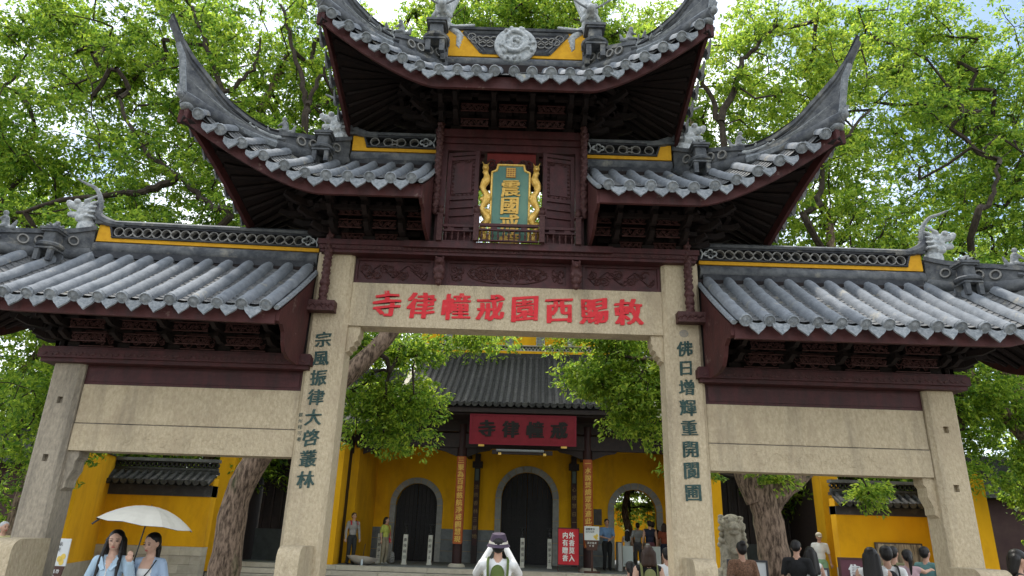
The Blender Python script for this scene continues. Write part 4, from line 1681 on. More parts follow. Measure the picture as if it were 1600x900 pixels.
# grey stone dado between the arches, block by block
segs = [(WL, ARCHES[0][0] - 1.06), (ARCHES[0][0] + 1.06, ARCHES[1][0] - 1.27), (ARCHES[1][0] + 1.27, ARCHES[2][0] - 1.08), (ARCHES[2][0] + 1.08, WR)]
for (xa, xb) in segs:
    n = max(1, round((xb - xa) / .62))
    for r_ in range(3):
        for k in range(n):
            w = (xb - xa) / n
            MB().bx(xa + k * w + .004, xa + (k + 1) * w - .004, WY - .04, WY - .001, PZ + r_ * .41 + .004, PZ + (r_ + 1) * .41 - .004).build('dado_block', GREY_STONE, wall)

# porch columns, ties, couplet boards
for s in (-1, 1):
    x = s * 2.28
    cpts = MB().lathe([(.17, PZ + .10), (.17, 5.35)], (x, 0, 0), 18)
    c_ = cpts.build('porch_column', mat('column_maroon', (0.022, 0.008, 0.008), (0.035, 0.011, 0.011), rough=.5, scale=5), hall, True)
    MB().lathe([(.30, PZ - .004), (.30, PZ + .03), (.25, PZ + .09), (.20, PZ + .11)], (x, 0, 0), 18).build('column_base', PALE_STONE, c_, True)
    bd = MB()
    vs, fs = [], []
    for i in range(9):
        a = R(-90 - 56 + 112 * i / 8)
        for z in (1.24, 4.18):
            for rr_ in (.185, .205):
                vs.append((x + rr_ * math.cos(a), rr_ * math.sin(a), z))
    for i in range(8):
        q = 4 * i
        fs += [(q + 1, q + 5, q + 7, q + 3), (q, q + 2, q + 6, q + 4), (q, q + 4, q + 5, q + 1), (q + 2, q + 3, q + 7, q + 6)]
    bd.add(vs, fs)
    bd.bx(x - .15, x + .15, -.20, -.15, 1.20, 1.245)
    b_ = bd.build('couplet_board', COUPLET, c_, True)
    txt = '三聚為百世慈航淨戒圓慧現' if s < 0 else '一水說焚燒眾荒進此悟門開'
    letters(txt, 'character', GOLD_PAINT, b_, (x, -.212, 4.03), (0, 0, -.243), .23, bold=.02, depth=.02)
    # inner pilaster with a dark board
    xi = s * 1.95
    ip = MB().bx(xi - .11, xi + .11, WY - .28, WY - .06, PZ, 4.6)
    ip.bx(xi - .2, xi + .2, WY - .32, WY - .06, 4.05, 4.3)
    p_ = ip.build('pilaster', HALL_WOOD, hall)
    MB().bx(xi - .09, xi + .09, WY - .30, WY - .28, 1.1, 3.5).build('dark_couplet_board', mat('dark_board', (0.05, 0.012, 0.012), (0.03, 0.01, 0.01), rough=.5, scale=5), p_)
    letters('法雨香林三寶地' if s < 0 else '心燈慧日一禪天', 'character', mat('dim_gold', (0.30, 0.2, 0.08), rough=.6), p_, (xi, WY - .307, 3.3), (0, 0, -.31), .19, bold=.0, depth=.02)
    MB().bx(xi - .07, xi + .07, WY - .30, WY - .282, 3.55, 4.0).build('tablet', mat('grey_green', (0.10, 0.13, 0.12), rough=.6), p_)
# tie beams and the dark frieze under the eaves
fz = MB().bx(-6.2, 6.2, -.12, .12, 4.50, 5.0)
fz.bx(-6.2, 6.2, -.10, .10, 5.08, 5.5)
fz.build('tie_beam', HALL_WOOD, hall)
for x in (-6.1, -2.28, 2.28, 6.1):
    MB().bx(x - .08, x + .08, -.1, WY, 4.4, 4.7).build('cross_beam', HALL_WOOD, hall)
    for sx in (-1, 1):
        pr = [(x + sx * .17, 4.50), (x + sx * 1.1, 4.50), (x + sx * 1.0, 4.42), (x + sx * .65, 4.36), (x + sx * .38, 4.25), (x + sx * .17, 4.18)]
        MB().prismy(pr, -.04, .04).build('spandrel_bracket', HALL_WOOD, hall)
MB().bx(-6.2, 6.2, -1.4, WY, 5.5, 5.56).build('porch_ceiling', HALL_WOOD, hall)
MB().bx(-6.2, 6.2, WY + .02, WY + .38, WT, 7.6).build('upper_wall', HALL_WOOD, hall)
for x in (-6.2, 6.2):
    MB().bx(x - .15, x + .15, 0, 8, PZ, 5.5).build('side_wall', WALL_YELLOW, hall)

# rear wall added to darken the inside, open only behind the right-hand doorway
rw_ = MB().bx(-6.2, 2.9, 7.6, 8.0, PZ, 5.5).bx(6.0, 6.4, 7.6, 8.0, PZ, 5.5).bx(2.9, 6.0, 7.6, 8.0, 3.6, 5.5)
rw_.build('rear_wall', WALL_YELLOW, hall)
MB().bx(-6.2, 6.2, WY + .4, 8.0, 5.0, 5.1).build('inner_ceiling', HALL_WOOD, hall)  # added with the rear wall to darken the inside
# yellow front piers (wing walls) at the bay ends
for x, y, zt in ((-6.48, -1.25, 4.45), (6.48, -1.25, 4.45), (-9.95, -2.2, 3.85), (9.72, -2.7, 3.85)):
    w = .2 if abs(x) < 9 else .27
    MB().bx(x - w, x + w, y, y + .7, PZ - .05 if abs(x) < 9 else .18, zt).build('wing_pier', WALL_YELLOW, hall)
    MB().bx(x - w + .04, x + w - .04, y + .701, y + 3.3, PZ, zt).build('dark_return', HALL_WOOD, hall)  # dark post whose tone also stands for the pier's shaded side
    MB().bx(x - w - .02, x + w + .02, y - .03, y + 3.3, zt + .001, zt + .35).build('pier_head', HALL_WOOD, hall)
# dark side rooms with lattice screens
for s in (-1, 1):
    xa, xb = sorted((s * 6.6, s * 9.66))
    MB().bx(xa, xb, .55, .7, PZ, 4.6).build('side_room_wall', HALL_WOOD, hall)
    MB().bx(xa, xb, .35, .55, PZ, 1.5).build('side_room_dado', mat('dark_dado', (0.035, 0.04, 0.04), (0.055, 0.06, 0.06), rough=.7, scale=4), hall)
    scr = empty('lattice_screen', hall)
    for k in range(int((xb - xa) / .34)):
        x = xa + .1 + k * .34
        MB().bx(x - .035, x + .035, .46, .52, 1.5, 4.4).build('stile', HALL_WOOD, scr)
        lt = MB()
        for q in range(5):
            lt.bx(x + .055 + q * .05, x + .062 + q * .05, .485, .50, 1.9, 4.3)
        for q in range(9):
            lt.bx(x + .035, x + .305, .488, .497, 2.0 + q * .27, 2.007 + q * .27)
        o = lt.build('lattice', mat('lattice_wood', (0.035, 0.03, 0.03), rough=.6), scr)
        o['kind'] = 'stuff'
    MB().bx(xa, xb, .44, .52, 4.4, 4.6).build('screen_head', HALL_WOOD, hall)


def tiled_slope(parent, x0, x1, y_e, z_e, y_r, z_r, sp=.25, curve=.25, tile=DARK_TILE, r=.075, name='tile_row', over=.06, disc=.07, segs_=10):
    """Rows of half-round tiles running down a slope from (y_r,z_r) to (y_e,z_e), with scalloped eave ends."""
    prof = lambda t: (y_r + (y_e - y_r) * t, z_r + (z_e - z_r) * ((1 + curve) * t - curve * t * t))
    mb = MB()
    vs, fs = [], []
    for i in range(9):
        y, z = prof(i / 8)
        vs += [(x0, y, z - .03), (x1, y, z - .03), (x0, y, z - .12), (x1, y, z - .12)]
    for i in range(8):
        q = 4 * i
        fs += [(q, q + 1, q + 5, q + 4), (q + 2, q + 6, q + 7, q + 3), (q, q + 4, q + 6, q + 2), (q + 1, q + 3, q + 7, q + 5)]
    mb.add(vs, fs).build('slope_deck', tile, parent)
    n = int((x1 - x0) / sp)
    rows = MB()
    half_tube(rows, [(0, prof(t)[0], prof(t)[1]) for t in np.linspace(0, 1.0, segs_)], [r * (1.06 if k % 2 else .95) for k in range(segs_)], 6)
    me = rows.mesh(name)
    me.materials.append(tile)
    shade(me, True)
    scal = MB()
    pl = [(-.11, 0.03), (.11, 0.03), (.105, -.03), (.07, -.085), (0, -.11), (-.07, -.085), (-.105, -.03)]
    scal.prismy([(a * sp / .25, b) for a, b in pl], -.02, .02)
    sm = scal.mesh('eave_tile')
    sm.materials.append(tile)
    y1, z1 = prof(1.0)
    for k in range(n):
        x = x0 + sp * (k + .5)
        obj(name, me, None, parent, False, (x, 0, 0))
        obj('eave_tile', sm, None, parent, False, (x + sp / 2, y1 - .03, z1))


main_roof = empty('main_roof', hall)
tiled_slope(main_roof, -4.5, 4.55, -1.7, 5.85, 2.6, 8.55, .25, .25, segs_=14)
MB().bx(-4.5, 4.55, -1.62, -1.5, 5.56, 5.72).build('eave_board', HALL_WOOD, main_roof)
for x in (-4.58, 4.63):
    bg = [( -1.75 + 4.35 * t, 5.80 + 2.7 * ((1 + .25) * t - .25 * t * t) - (0 if 1 else 0)) for t in np.linspace(0, 1, 8)]
    bg = [(-1.7 + 4.3 * (1 - t), 8.55 + (5.85 - 8.55) * (1.25 * t - .25 * t * t) + .08) for t in np.linspace(0, 1, 8)]
    lo = [(y, z - .42) for y, z in bg[::-1]]
    MB().prismx(bg + lo, x - .09, x + .09).build('barge_board', PALE_STONE, main_roof)
# tall ridge: pierced bands and yellow panels
rg = empty('main_ridge', hall)
MB().bx(-4.6, 4.65, 2.5, 2.9, 8.45, 8.72).build('ridge_base', DARK_TILE, rg)
MB().bx(-4.6, 4.65, 2.52, 2.88, 8.722, 8.83).build('yellow_strip', WALL_YELLOW, rg)
MB().bx(-4.6, 4.65, 2.56, 2.84, 8.832, 8.86).build('ledge', PALE_STONE, rg)
lt = MB()
for k in range(62):
    for j in range(2):
        lt.ring((-4.5 + .147 * k + (.073 if j else 0), 0, 8.92 + .085 * j), .062, .028, 2.6, 2.8, 8)
o = lt.build('pierced_band', mat('pale_lattice', (0.36, 0.36, 0.34), (0.46, 0.45, 0.42), rough=.9, scale=10), rg)
o['kind'] = 'stuff'
MB().bx(-4.6, 4.65, 2.68, 2.72, 8.86, 9.05).build('band_back', DARK_TILE, rg)
MB().bx(-4.6, 4.65, 2.54, 2.86, 9.05, 9.09).build('ledge', PALE_STONE, rg)
for k in range(7):
    xa = -4.55 + k * 1.31
    MB().bx(xa, xa + .95, 2.58, 2.82, 9.092, 9.56).build('yellow_panel', WALL_YELLOW, rg)
    MB().bx(xa + .955, xa + 1.305, 2.56, 2.84, 9.092, 9.56).build('grey_panel', mat('carved_panel_grey', (0.3, 0.3, 0.28), (0.16, 0.16, 0.15), rough=.9, scale=18), rg)
lt = MB()
for k in range(62):
    lt.ring((-4.5 + .147 * k, 0, 9.66), .068, .028, 2.6, 2.8, 8)
o = lt.build('pierced_band', MATS['pale_lattice'], rg)
o['kind'] = 'stuff'
MB().bx(-4.6, 4.65, 2.52, 2.88, 9.75, 9.86).build('ridge_cap', DARK_TILE, rg)
for s in (-1, 1):
    sr = empty('side_roof', hall)
    xa, xb = sorted((s * 4.75, s * 10.4))
    tiled_slope(sr, xa, xb, -1.6, 5.1, 2.6, 7.4, .25, .2, segs_=8)
    MB().bx(xa, xb, 2.4, 2.9, 7.3, 7.9).build('side_ridge', DARK_TILE, sr)
    MB().bx(xa, xb, -1.5, -1.4, 4.86, 4.98).build('eave_board', HALL_WOOD, sr)
    MB().bx(xa, xb, -.2, 1.4, 4.6, 4.85).build('soffit', HALL_WOOD, sr)

# red name plaque hanging under the eaves: its own thing
hp = empty('name_plaque', None, (.60, 15.85, 4.52), (R(7), 0, R(-2.5)))
tag(hp, 'wide dark red name plaque with four black characters hanging under the hall eaves', 'plaque')
MB().bx(-1.83, 1.83, 0, .07, 0, .98).build('board', PLQ_RED, hp)
fr = MB()
for (a, b, c, d) in ((-1.86, 1.86, -.03, .03), (-1.86, 1.86, .95, 1.01), (-1.86, -1.80, .03, .95), (1.80, 1.86, .03, .95)):
    fr.bx(a, b, -.02, .08, c, d)
fr.build('frame', mat('plaque_frame', (0.2, 0.01, 0.025), rough=.5), hp)
letters('寺律幢戒', 'character', BLACK_PAINT, hp, (-1.26, -.014, .49), (.84, 0, 0), .60, bold=.03, depth=.02)
for s in (-1, 1):
    MB().bx(s * 1.43 - .1, s * 1.43 + .1, -.06, .02, -.10, -.032).build('gilt_clip', GOLD, hp)
tl = empty('tube_lamp', None, (.60, 15.95, 4.28), (0, 0, R(-2.5)))
tag(tl, 'unlit fluorescent tube lamp in a dark tray below the red hall plaque', 'lamp')
MB().bx(-1.05, 1.05, 0, .14, -.09, .05).build('tray', HALL_WOOD, tl)
MB().tube([(-.9, -.03, .03), (.75, -.03, .03)], .045, 10, up=(0, 1, 0)).build('tube', mat('lamp_tube', (0.2, 0.21, 0.22), rough=.4), tl, True)
for s in (-1, 1):
    MB().bx(s * .78 - .05, s * .78 + .05, -.06, 0, -.13, -.05).build('gilt_clip', GOLD, tl)

# ------------------------------------------------------------------ yellow precinct walls at either side
def yellow_wall(s, label):
    w = empty('precinct_wall')
    tag(w, label, 'wall', 'yellow precinct walls')
    xa, xb = (-12.3, -8.66) if s < 0 else (9.9, 13.2)
    Y = 13.0
    MB().bx(xa, xb, Y, Y + .35, .97, 2.9).build('rendered_wall', WALL_YELLOW, w)
    MB().bx(xa, xb, Y - .05, Y + .4, 2.36 if s < 0 else 2.44, 2.68).build('dark_frieze', mat('charcoal_frieze', (0.035, 0.035, 0.04), (0.055, 0.055, 0.06), rough=.7, scale=4, c3=(.1, .1, .1), s3=2), w)
    cap = empty('wall_coping', w)
    tiled_slope(cap, xa, xb, Y - .38, 2.76, Y + .12, 3.06, .235, .1, r=.06, segs_=5)
    MB().bx(xa, xb, Y + .05, Y + .35, 3.0, 3.09).build('coping_base', DARK_TILE, cap)
    MB().tube([(xa, Y + .18, 3.13), (xb, Y + .18, 3.13)], .07, 8).build('roll_band', DARK_TILE, cap, True)
    lt = MB()
    n = int((xb - xa) / .14)
    for k in range(n):
        lt.ring((xa + .07 + .14 * k, 0, 3.28), .062, .026, Y + .12, Y + .26, 8)
    o = lt.build('pierced_band', DARK_TILE, cap)
    o['kind'] = 'stuff'
    MB().bx(xa, xb, Y + .06, Y + .34, 3.36, 3.45).build('coping_cap', mat('coping_grey', (0.09, 0.09, 0.09), (0.15, 0.15, 0.15), rough=.9, scale=6), cap)
    # coursed stone base
    for r_ in range(4):
        n = 6
        for k in range(n + 1):
            a0 = xa + (k - (.5 if r_ % 2 else 0)) * (xb - xa) / n
            a1 = a0 + (xb - xa) / n
            a0, a1 = max(a0, xa), min(a1, xb)
            if a1 - a0 < .05:
                continue
            z0_, z1_ = (.97 - .24 * (r_ + 1), .97 - .24 * r_)
            MB().bx(a0 + .003, a1 - .003, Y - .05 - (.03 if r_ == 0 else 0), Y + .35, z0_ + .003, z1_ - .003).build('base_stone', PALE_STONE, w)
    # splayed return running towards the gateway
    q = [(s * 11.95, Y + .1), (s * 11.2, 10.2)] if s < 0 else [(12.9, Y + .1), (12.2, 9.9)]
    d = Vector((q[1][0] - q[0][0], q[1][1] - q[0][1], 0)).normalized()
    nrm = Vector((-d.y, d.x, 0)) * (.18)
    A_, B_ = Vector((*q[0], 0)), Vector((*q[1], 0))
    for (z0_, z1_, off, mt, nm) in ((.55, 3.44, 1.0, WALL_YELLOW, 'splayed_return'), (.003, .548, 1.25, PALE_STONE, 'return_base'), (3.442, 3.56, 1.3, DARK_TILE, 'return_coping')):
        vs = []
        for P in (A_, B_):
            for sg in (-1, 1):
                for z in (z0_, z1_):
                    vs.append(P + nrm * sg * off + Vector((0, 0, z)))
        MB().add(vs, [(0, 1, 3, 2), (4, 6, 7, 5), (0, 4, 5, 1), (2, 3, 7, 6), (0, 2, 6, 4), (1, 5, 7, 3)]).build(nm, mt, w)
    return w


yellow_wall(-1, 'yellow precinct wall with tiled coping and pale stone base behind the umbrella')
yellow_wall(1, 'yellow precinct wall with tiled coping behind the visitors at the right')
# far buildings glimpsed at the edges
fb = empty('far_building')
tag(fb, 'dark reddish building behind the trees at the right edge', 'building')
MB().bx(14.5, 24, 16, 22, 0, 3.2).build('wall', mat('far_maroon', (0.05, 0.025, 0.025), (0.07, 0.04, 0.035), rough=.8, scale=2), fb)
MB().prismx([(15.2, 3.2), (19, 5.0), (22.8, 3.2)], 14, 24.4).build('roof', DARK_TILE, fb)
fb = empty('far_building')
tag(fb, 'dark reddish building behind the trees at the left edge', 'building')
MB().bx(-24, -14.5, 14, 20, 0, 3.2).build('wall', MATS['far_maroon'], fb)
MB().prismx([(13.2, 3.2), (17, 5.0), (20.8, 3.2)], -24.4, -14).build('roof', DARK_TILE, fb)
# courtyard wall seen through the open right-hand doorway
cw = empty('courtyard_wall')
tag(cw, 'sunlit yellow courtyard wall seen through the open arched doorway', 'wall')
MB().bx(1.5, 11, 30, 30.4, 0, 3.0).build('rendered_wall', WALL_YELLOW, cw)
MB().bx(1.4, 11.1, 29.7, 30.7, 3.001, 3.3).build('coping', DARK_TILE, cw)

# ------------------------------------------------------------------ trees
def leaf_mesh(name, centres, radii, per, size, seed, material, droop=.25):
    """Many separate leaves scattered in tufts around the given twig ends."""
    r_ = np.random.default_rng(seed)
    C = np.repeat(np.asarray(centres), per, axis=0)
    Rr = np.repeat(np.asarray(radii), per)
    n = len(C)
    d = r_.normal(size=(n, 3))
    d /= np.linalg.norm(d, axis=1)[:, None]
    rad = r_.random(n) ** .42
    # leaves sit in small sprays within each tuft
    ns = max(1, per // 11)
    sp = r_.normal(size=(len(centres) * ns, 3))
    sp /= np.linalg.norm(sp, axis=1)[:, None]
    sp *= (r_.random(len(sp)) ** .45)[:, None]
    pick = np.repeat(np.arange(len(centres)), per) * ns + r_.integers(0, ns, n)
    d = sp[pick] + d * .26 * rad[:, None]
    rad = np.minimum(np.linalg.norm(d, axis=1), 1.2)
    off = d * Rr[:, None]
    off[:, 2] *= .62
    P = C + off
    P[:, 2] -= droop * Rr * rad ** 2 * .5
    # leaf axis: outward and a little down; normal: mostly up
    ax = off / np.maximum(np.linalg.norm(off, axis=1), 1e-6)[:, None] + r_.normal(size=(n, 3)) * .7
    ax[:, 2] -= .25
    ax /= np.linalg.norm(ax, axis=1)[:, None]
    up = np.array([0, 0, 1.0]) + r_.normal(size=(n, 3)) * .55
    sd_ = np.cross(ax, up)
    sd_ /= np.maximum(np.linalg.norm(sd_, axis=1), 1e-6)[:, None]
    nm = np.cross(sd_, ax)
    L = size * r_.uniform(.5, 1.35, n)
    W = L * r_.uniform(.40, .55, n)
    v = np.empty((n, 4, 3))
    v[:, 0] = P - ax * (L * .5)[:, None]
    v[:, 1] = P + sd_ * (W * .5)[:, None] + nm * (W * .18)[:, None] - ax * (L * .02)[:, None]
    v[:, 2] = P + ax * (L * .5)[:, None] - nm * (L * .10)[:, None]
    v[:, 3] = P - sd_ * (W * .5)[:, None] + nm * (W * .18)[:, None] - ax * (L * .02)[:, None]
    me = bpy.data.meshes.new(name)
    me.vertices.add(n * 4)
    me.vertices.foreach_set('co', v.ravel())
    me.loops.add(n * 4)
    me.loops.foreach_set('vertex_index', np.arange(n * 4, dtype=np.int32))
    me.polygons.add(n)
    me.polygons.foreach_set('loop_start', np.arange(n, dtype=np.int32) * 4)
    me.polygons.foreach_set('loop_total', np.full(n, 4, dtype=np.int32))
    me.update()
    me.materials.append(material)
    return me


def tree(name, label, trunks, volumes, per=90, size=.10, tuft=.55, seed=1, leaf=None, bark=None, scaffold=60, wood=1.0,
         group='camphor trees', trunk_n=12, gap=.0, limbs=()):
    """trunks: list of (points, radii). volumes: (centre, radii, tufts). Twigs join each tuft to the nearest older wood."""
    leaf = leaf or LEAF
    bark = bark or BARK
    r_ = np.random.default_rng(seed)
    root = empty(name, None, (trunks[0][0][0][0], trunks[0][0][0][1], 0))
    tag(root, label, 'tree', group)
    o0 = Vector(root.location)
    nodes, par, rad0 = [], [], []
    tb = MB()
    for pts, rads in trunks:
        n = max(8, len(pts) * 4)
        sp_ = smooth_path(pts, n)
        rr_ = np.interp(np.linspace(0, 1, n), np.linspace(0, 1, len(rads)), rads)
        wob = [r * (1 + .05 * math.sin(i * 2.3 + seed)) for i, r in enumerate(rr_)]
        tb.tube([p - o0 for p in sp_], wob, trunk_n)
        for p in sp_[n // 2:]:
            nodes.append(np.array(p)); par.append(-1)
    tb.build('trunk', bark, root, True)
    for pts in limbs:  # dark bark puts the limbs' silhouette tone into the colour
        n = len(pts) * 5
        sp_ = [p + Vector((r_.normal(), r_.normal(), r_.normal())) * .03 for p in smooth_path(pts, n)]
        r0 = .095 if len(pts) > 3 else .06
        MB().tube([p - o0 for p in sp_], [r0 * (1 - .62 * i / (n - 1)) * (1 + .06 * math.sin(i * 1.9)) for i in range(n)], 8).build('limb', BARK_DARK, root, True)
        for p in sp_[n // 3:]:
            nodes.append(np.array(p)); par.append(-1)
    base = len(nodes)
    tips, trad = [], []
    for (c, rv, k) in volumes:
        pts = []
        tries = 0
        while len(pts) < k and tries < k * 20:
            tries += 1
            d = r_.normal(size=3)
            d /= np.linalg.norm(d)
            p = np.array(c) + d * np.array(rv) * (r_.random() ** .40)
            if gap and noise.noise(Vector(p * .55 + seed)) < -.5 + gap:
                continue
            pts.append(p)
        tips += pts
    tips = np.array(tips)
    is_tip = [True] * len(tips)
    # inner scaffold points make the visible boughs
    sc_ = []
    tr = np.array(nodes)
    for i in range(scaffold):
        t = tips[r_.integers(len(tips))]
        b = tr[np.linalg.norm(tr - t, axis=1).argmin()]
        sc_.append(b + (t - b) * r_.uniform(.2, .75) + r_.normal(size=3) * .25)
    allp = np.concatenate([tips, np.array(sc_)]) if scaffold else tips
    flag = [True] * len(tips) + [False] * len(sc_)
    dmin = np.array([np.linalg.norm(tr - p, axis=1).min() for p in allp])
    order = dmin.argsort()
    N = np.zeros((base + len(allp), 3))
    N[:base] = tr
    cnt = base
    parent = [-1] * base
    leafy = [False] * base
    for i in order:
        d2 = np.linalg.norm(N[:cnt] - allp[i], axis=1)
        j = int(d2.argmin())
        N[cnt] = allp[i]
        parent.append(j)
        leafy.append(flag[i])
        cnt += 1
    load = np.ones(cnt) * .35
    for i in range(cnt - 1, base - 1, -1):
        if parent[i] >= 0:
            load[parent[i]] += load[i]
    bb = MB()
    for i in range(base, cnt):
        j = parent[i]
        a, b = Vector(N[j]) - o0, Vector(N[i]) - o0
        ra = .012 * wood * math.sqrt(load[i]) + .004
        rb = max(.006, ra * .72)
        L = (b - a).length
        mid = (a + b) / 2 + Vector((r_.normal(), r_.normal(), r_.normal() + .3)) * L * .045
        bb.tube([a, mid, b], [min(ra, .06), min((ra + rb) / 2, .055), min(rb, .05)], 5, cap=False)
    bo = bb.build('branches', BARK_DARK, root, True)
    bo['kind'] = 'stuff'
    T = tips - np.array(o0)
    me = leaf_mesh('crown', T, np.full(len(T), tuft) * r_.uniform(.7, 1.3, len(T)), per, size, seed + 5, leaf)
    cr_ = obj('crown', me, None, root)
    return root


# two old camphors standing just behind the gateway
tree('camphor_tree', 'camphor with thick bare trunk leaning right behind the left inner column',
     [([(-5.3, 6, 0), (-5.3, 6, 1.0), (-5.22, 6, 2.4), (-4.4, 6, 3.7), (-3.1, 6.1, 5.0), (-2.3, 6.3, 6.3), (-1.9, 6.8, 8.5)], [.36, .29, .26, .24, .20, .16, .12]),
      ([(-5.2, 6, 2.3), (-5.0, 6.2, 4.0), (-5.5, 6.4, 6.2), (-6.2, 6.6, 8.6), (-6.6, 6.8, 11.0), (-6.2, 7, 13.5)], [.22, .2, .18, .16, .12, .07]),
      ([(-5.2, 6.4, 5.6), (-6.6, 6.3, 6.6), (-8.2, 6.2, 7.2)], [.15, .11, .06])],
     [((-6.6, 7.0, 9.0), (3.8, 2.4, 2.6), 190), ((-6.4, 7.0, 13.0), (4.0, 2.4, 2.6), 210), ((-8.6, 6.4, 6.6), (2.4, 2.2, 1.7), 80), ((-2.4, 7.6, 12.6), (2.6, 2.0, 2.2), 110),
      ((-2.7, 7.6, 4.3), (1.1, .8, .9), 48), ((-2.5, 7.4, 5.75), (1.0, .7, .45), 20), ((-.6, 7.8, 6.0), (1.3, .6, .25), 10), ((-3.6, 6.8, 5.6), (.6, .6, .7), 14), ((-4.4, 11.0, 10.4), (3.4, 2.0, 2.0), 60), ((-.6, 9.2, 16.4), (3.4, 1.8, 1.7), 150)],  # rear volume high behind the gate added to shade the hall porch
     per=210, size=.112, tuft=.56, seed=11, leaf=LEAF, scaffold=110, wood=1.15, limbs=[[(-5.6, 6.6, 6.4), (-4.82, 5.4, 10.05), (-4.89, 5.4, 10.91), (-5.12, 5.4, 11.71), (-5.47, 5.4, 12.62), (-5.86, 5.4, 13.76)], [(-4.89, 5.4, 10.91), (-4.6, 5.4, 11.81), (-4.41, 5.4, 12.47)], [(-5.9, 6.8, 8.0), (-6.69, 5.4, 10.41), (-6.94, 5.4, 11.28), (-7.52, 5.4, 12.54), (-8.07, 5.4, 13.67)], [(-6.91, 5.4, 11.1), (-6.28, 5.4, 11.84), (-6.27, 5.4, 12.77)]], gap=.16)
tree('camphor_tree', 'camphor with forked thick trunk standing behind the right-hand bay beside the stone lion',
     [([(5.42, 6, 0), (5.38, 6, 1.0), (5.3, 6, 2.0), (5.2, 6, 2.7)], [.38, .31, .29, .29]),
      ([(5.15, 6, 2.4), (4.75, 6.1, 3.6), (4.2, 6.3, 5.4), (4.4, 6.6, 7.4), (4.8, 6.8, 10.0), (4.4, 7, 13.5)], [.27, .24, .2, .17, .13, .07]),
      ([(5.25, 6, 2.2), (5.62, 6, 2.62), (6.1, 6, 3.0), (6.8, 6.1, 3.9), (7.3, 6.3, 6.4), (7.6, 6.5, 8.8)], [.24, .21, .19, .18, .15, .09]),
      ([(4.2, 6.3, 4.8), (3.6, 6.8, 5.4), (2.9, 7.3, 5.6)], [.10, .07, .03])],
     [((6.6, 7.0, 9.0), (3.6, 2.4, 2.5), 140), ((6.6, 7.0, 13.0), (3.8, 2.4, 2.6), 170), ((8.8, 6.4, 6.7), (2.2, 2.0, 1.7), 70), ((2.6, 7.6, 13.0), (2.5, 2.0, 2.0), 80),
      ((3.15, 7.7, 4.95), (1.2, .8, 1.15), 68), ((1.9, 7.9, 5.15), (.8, .6, .5), 14), ((2.2, 7.7, 6.2), (1.6, .6, .35), 22), ((4.1, 6.6, 3.0), (.35, .4, .25), 5), ((5.45, 5.8, 3.0), (.25, .3, .2), 4),
      ((8.45, 8.0, 2.75), (.35, .4, .4), 6), ((4.6, 11.0, 10.4), (3.4, 2.0, 2.0), 60), ((2.4, 9.4, 16.4), (3.2, 1.8, 2.0), 160)],  # rear volume here too was added to keep skylight off the hall
     per=210, size=.112, tuft=.56, seed=23, leaf=LEAF_BRIGHT, scaffold=110, wood=1.15, limbs=[[(4.4, 6.6, 7.0), (4.8, 5.4, 9.9), (4.79, 5.4, 10.83), (4.49, 5.4, 11.89), (4.33, 5.4, 13.19)], [(4.79, 5.4, 10.83), (5.25, 5.4, 11.92), (5.55, 5.4, 12.66), (6.34, 5.4, 13.65)]], gap=.2)
# camphors at the flanks
tree('camphor_tree', 'camphor filling the far left side with low hanging foliage beside the outer column',
     [([(-11.2, 8.5, 0), (-11.0, 8.5, 2.5), (-10.8, 8.6, 5.0), (-11.4, 8.8, 8.0)], [.34, .28, .22, .12])],
     [((-10.9, 8.0, 4.0), (1.9, 1.6, 1.6), 80), ((-11.2, 8.2, 7.6), (3.2, 2.4, 2.2), 130), ((-10.6, 7.6, 11.4), (3.4, 2.4, 2.4), 130), ((-11.0, 7.6, 14.8), (3.4, 2.2, 1.8), 110), ((-13.2, 8.0, 12.0), (2.4, 1.8, 4.0), 130), ((-12.8, 8.0, 1.9), (1.4, 1.2, .9), 26)],
     per=190, size=.118, tuft=.62, seed=31, leaf=LEAF, scaffold=80, wood=1.15, limbs=[[(-10.9, 8.6, 5.5), (-6.33, 5.4, 7.75), (-6.71, 5.4, 8.27), (-7.48, 5.4, 8.96), (-8.58, 5.4, 9.75), (-9.29, 5.4, 11.01)], [(-7.48, 5.4, 8.96), (-8.25, 5.4, 8.53), (-9.61, 5.4, 8.33), (-10.94, 5.4, 7.96)]], gap=.2)
tree('camphor_tree', 'camphor filling the far right side with dark low foliage beside the outer column',
     [([(14.3, 9.5, 0), (14.1, 9.5, 2.5), (13.6, 9.5, 5.0), (12.8, 9.6, 8.5)], [.36, .30, .24, .12]), ([(13.9, 9.5, 3.6), (12.4, 9.3, 5.6), (10.6, 9.2, 7.6)], [.18, .14, .08])],
     [((13.9, 9.0, 3.9), (1.7, 1.4, 1.9), 90), ((11.6, 9.0, 5.4), (1.4, 1.2, .7), 30), ((11.6, 9.0, 7.4), (3.2, 2.4, 2.2), 110), ((11.2, 8.4, 11.4), (3.4, 2.4, 2.4), 110), ((11.4, 8.4, 15.2), (3.4, 2.2, 1.8), 120), ((14.2, 8.6, 12.5), (2.6, 1.8, 4.5), 170), ((11.4, 9.0, 3.4), (.4, .5, .5), 5), ((14.2, 9.0, 2.2), (1.2, 1.2, .9), 26)],
     per=190, size=.118, tuft=.62, seed=43, leaf=LEAF, scaffold=80, wood=1.15, limbs=[[(11.2, 9.3, 5.2), (6.68, 5.4, 7.89), (6.88, 5.4, 8.92), (7.12, 5.4, 9.9), (7.84, 5.4, 10.69)], [(11.8, 9.5, 4.5), (10.19, 5.4, 8.25), (10.68, 5.4, 8.89), (11.1, 5.4, 9.88)]], gap=.12)
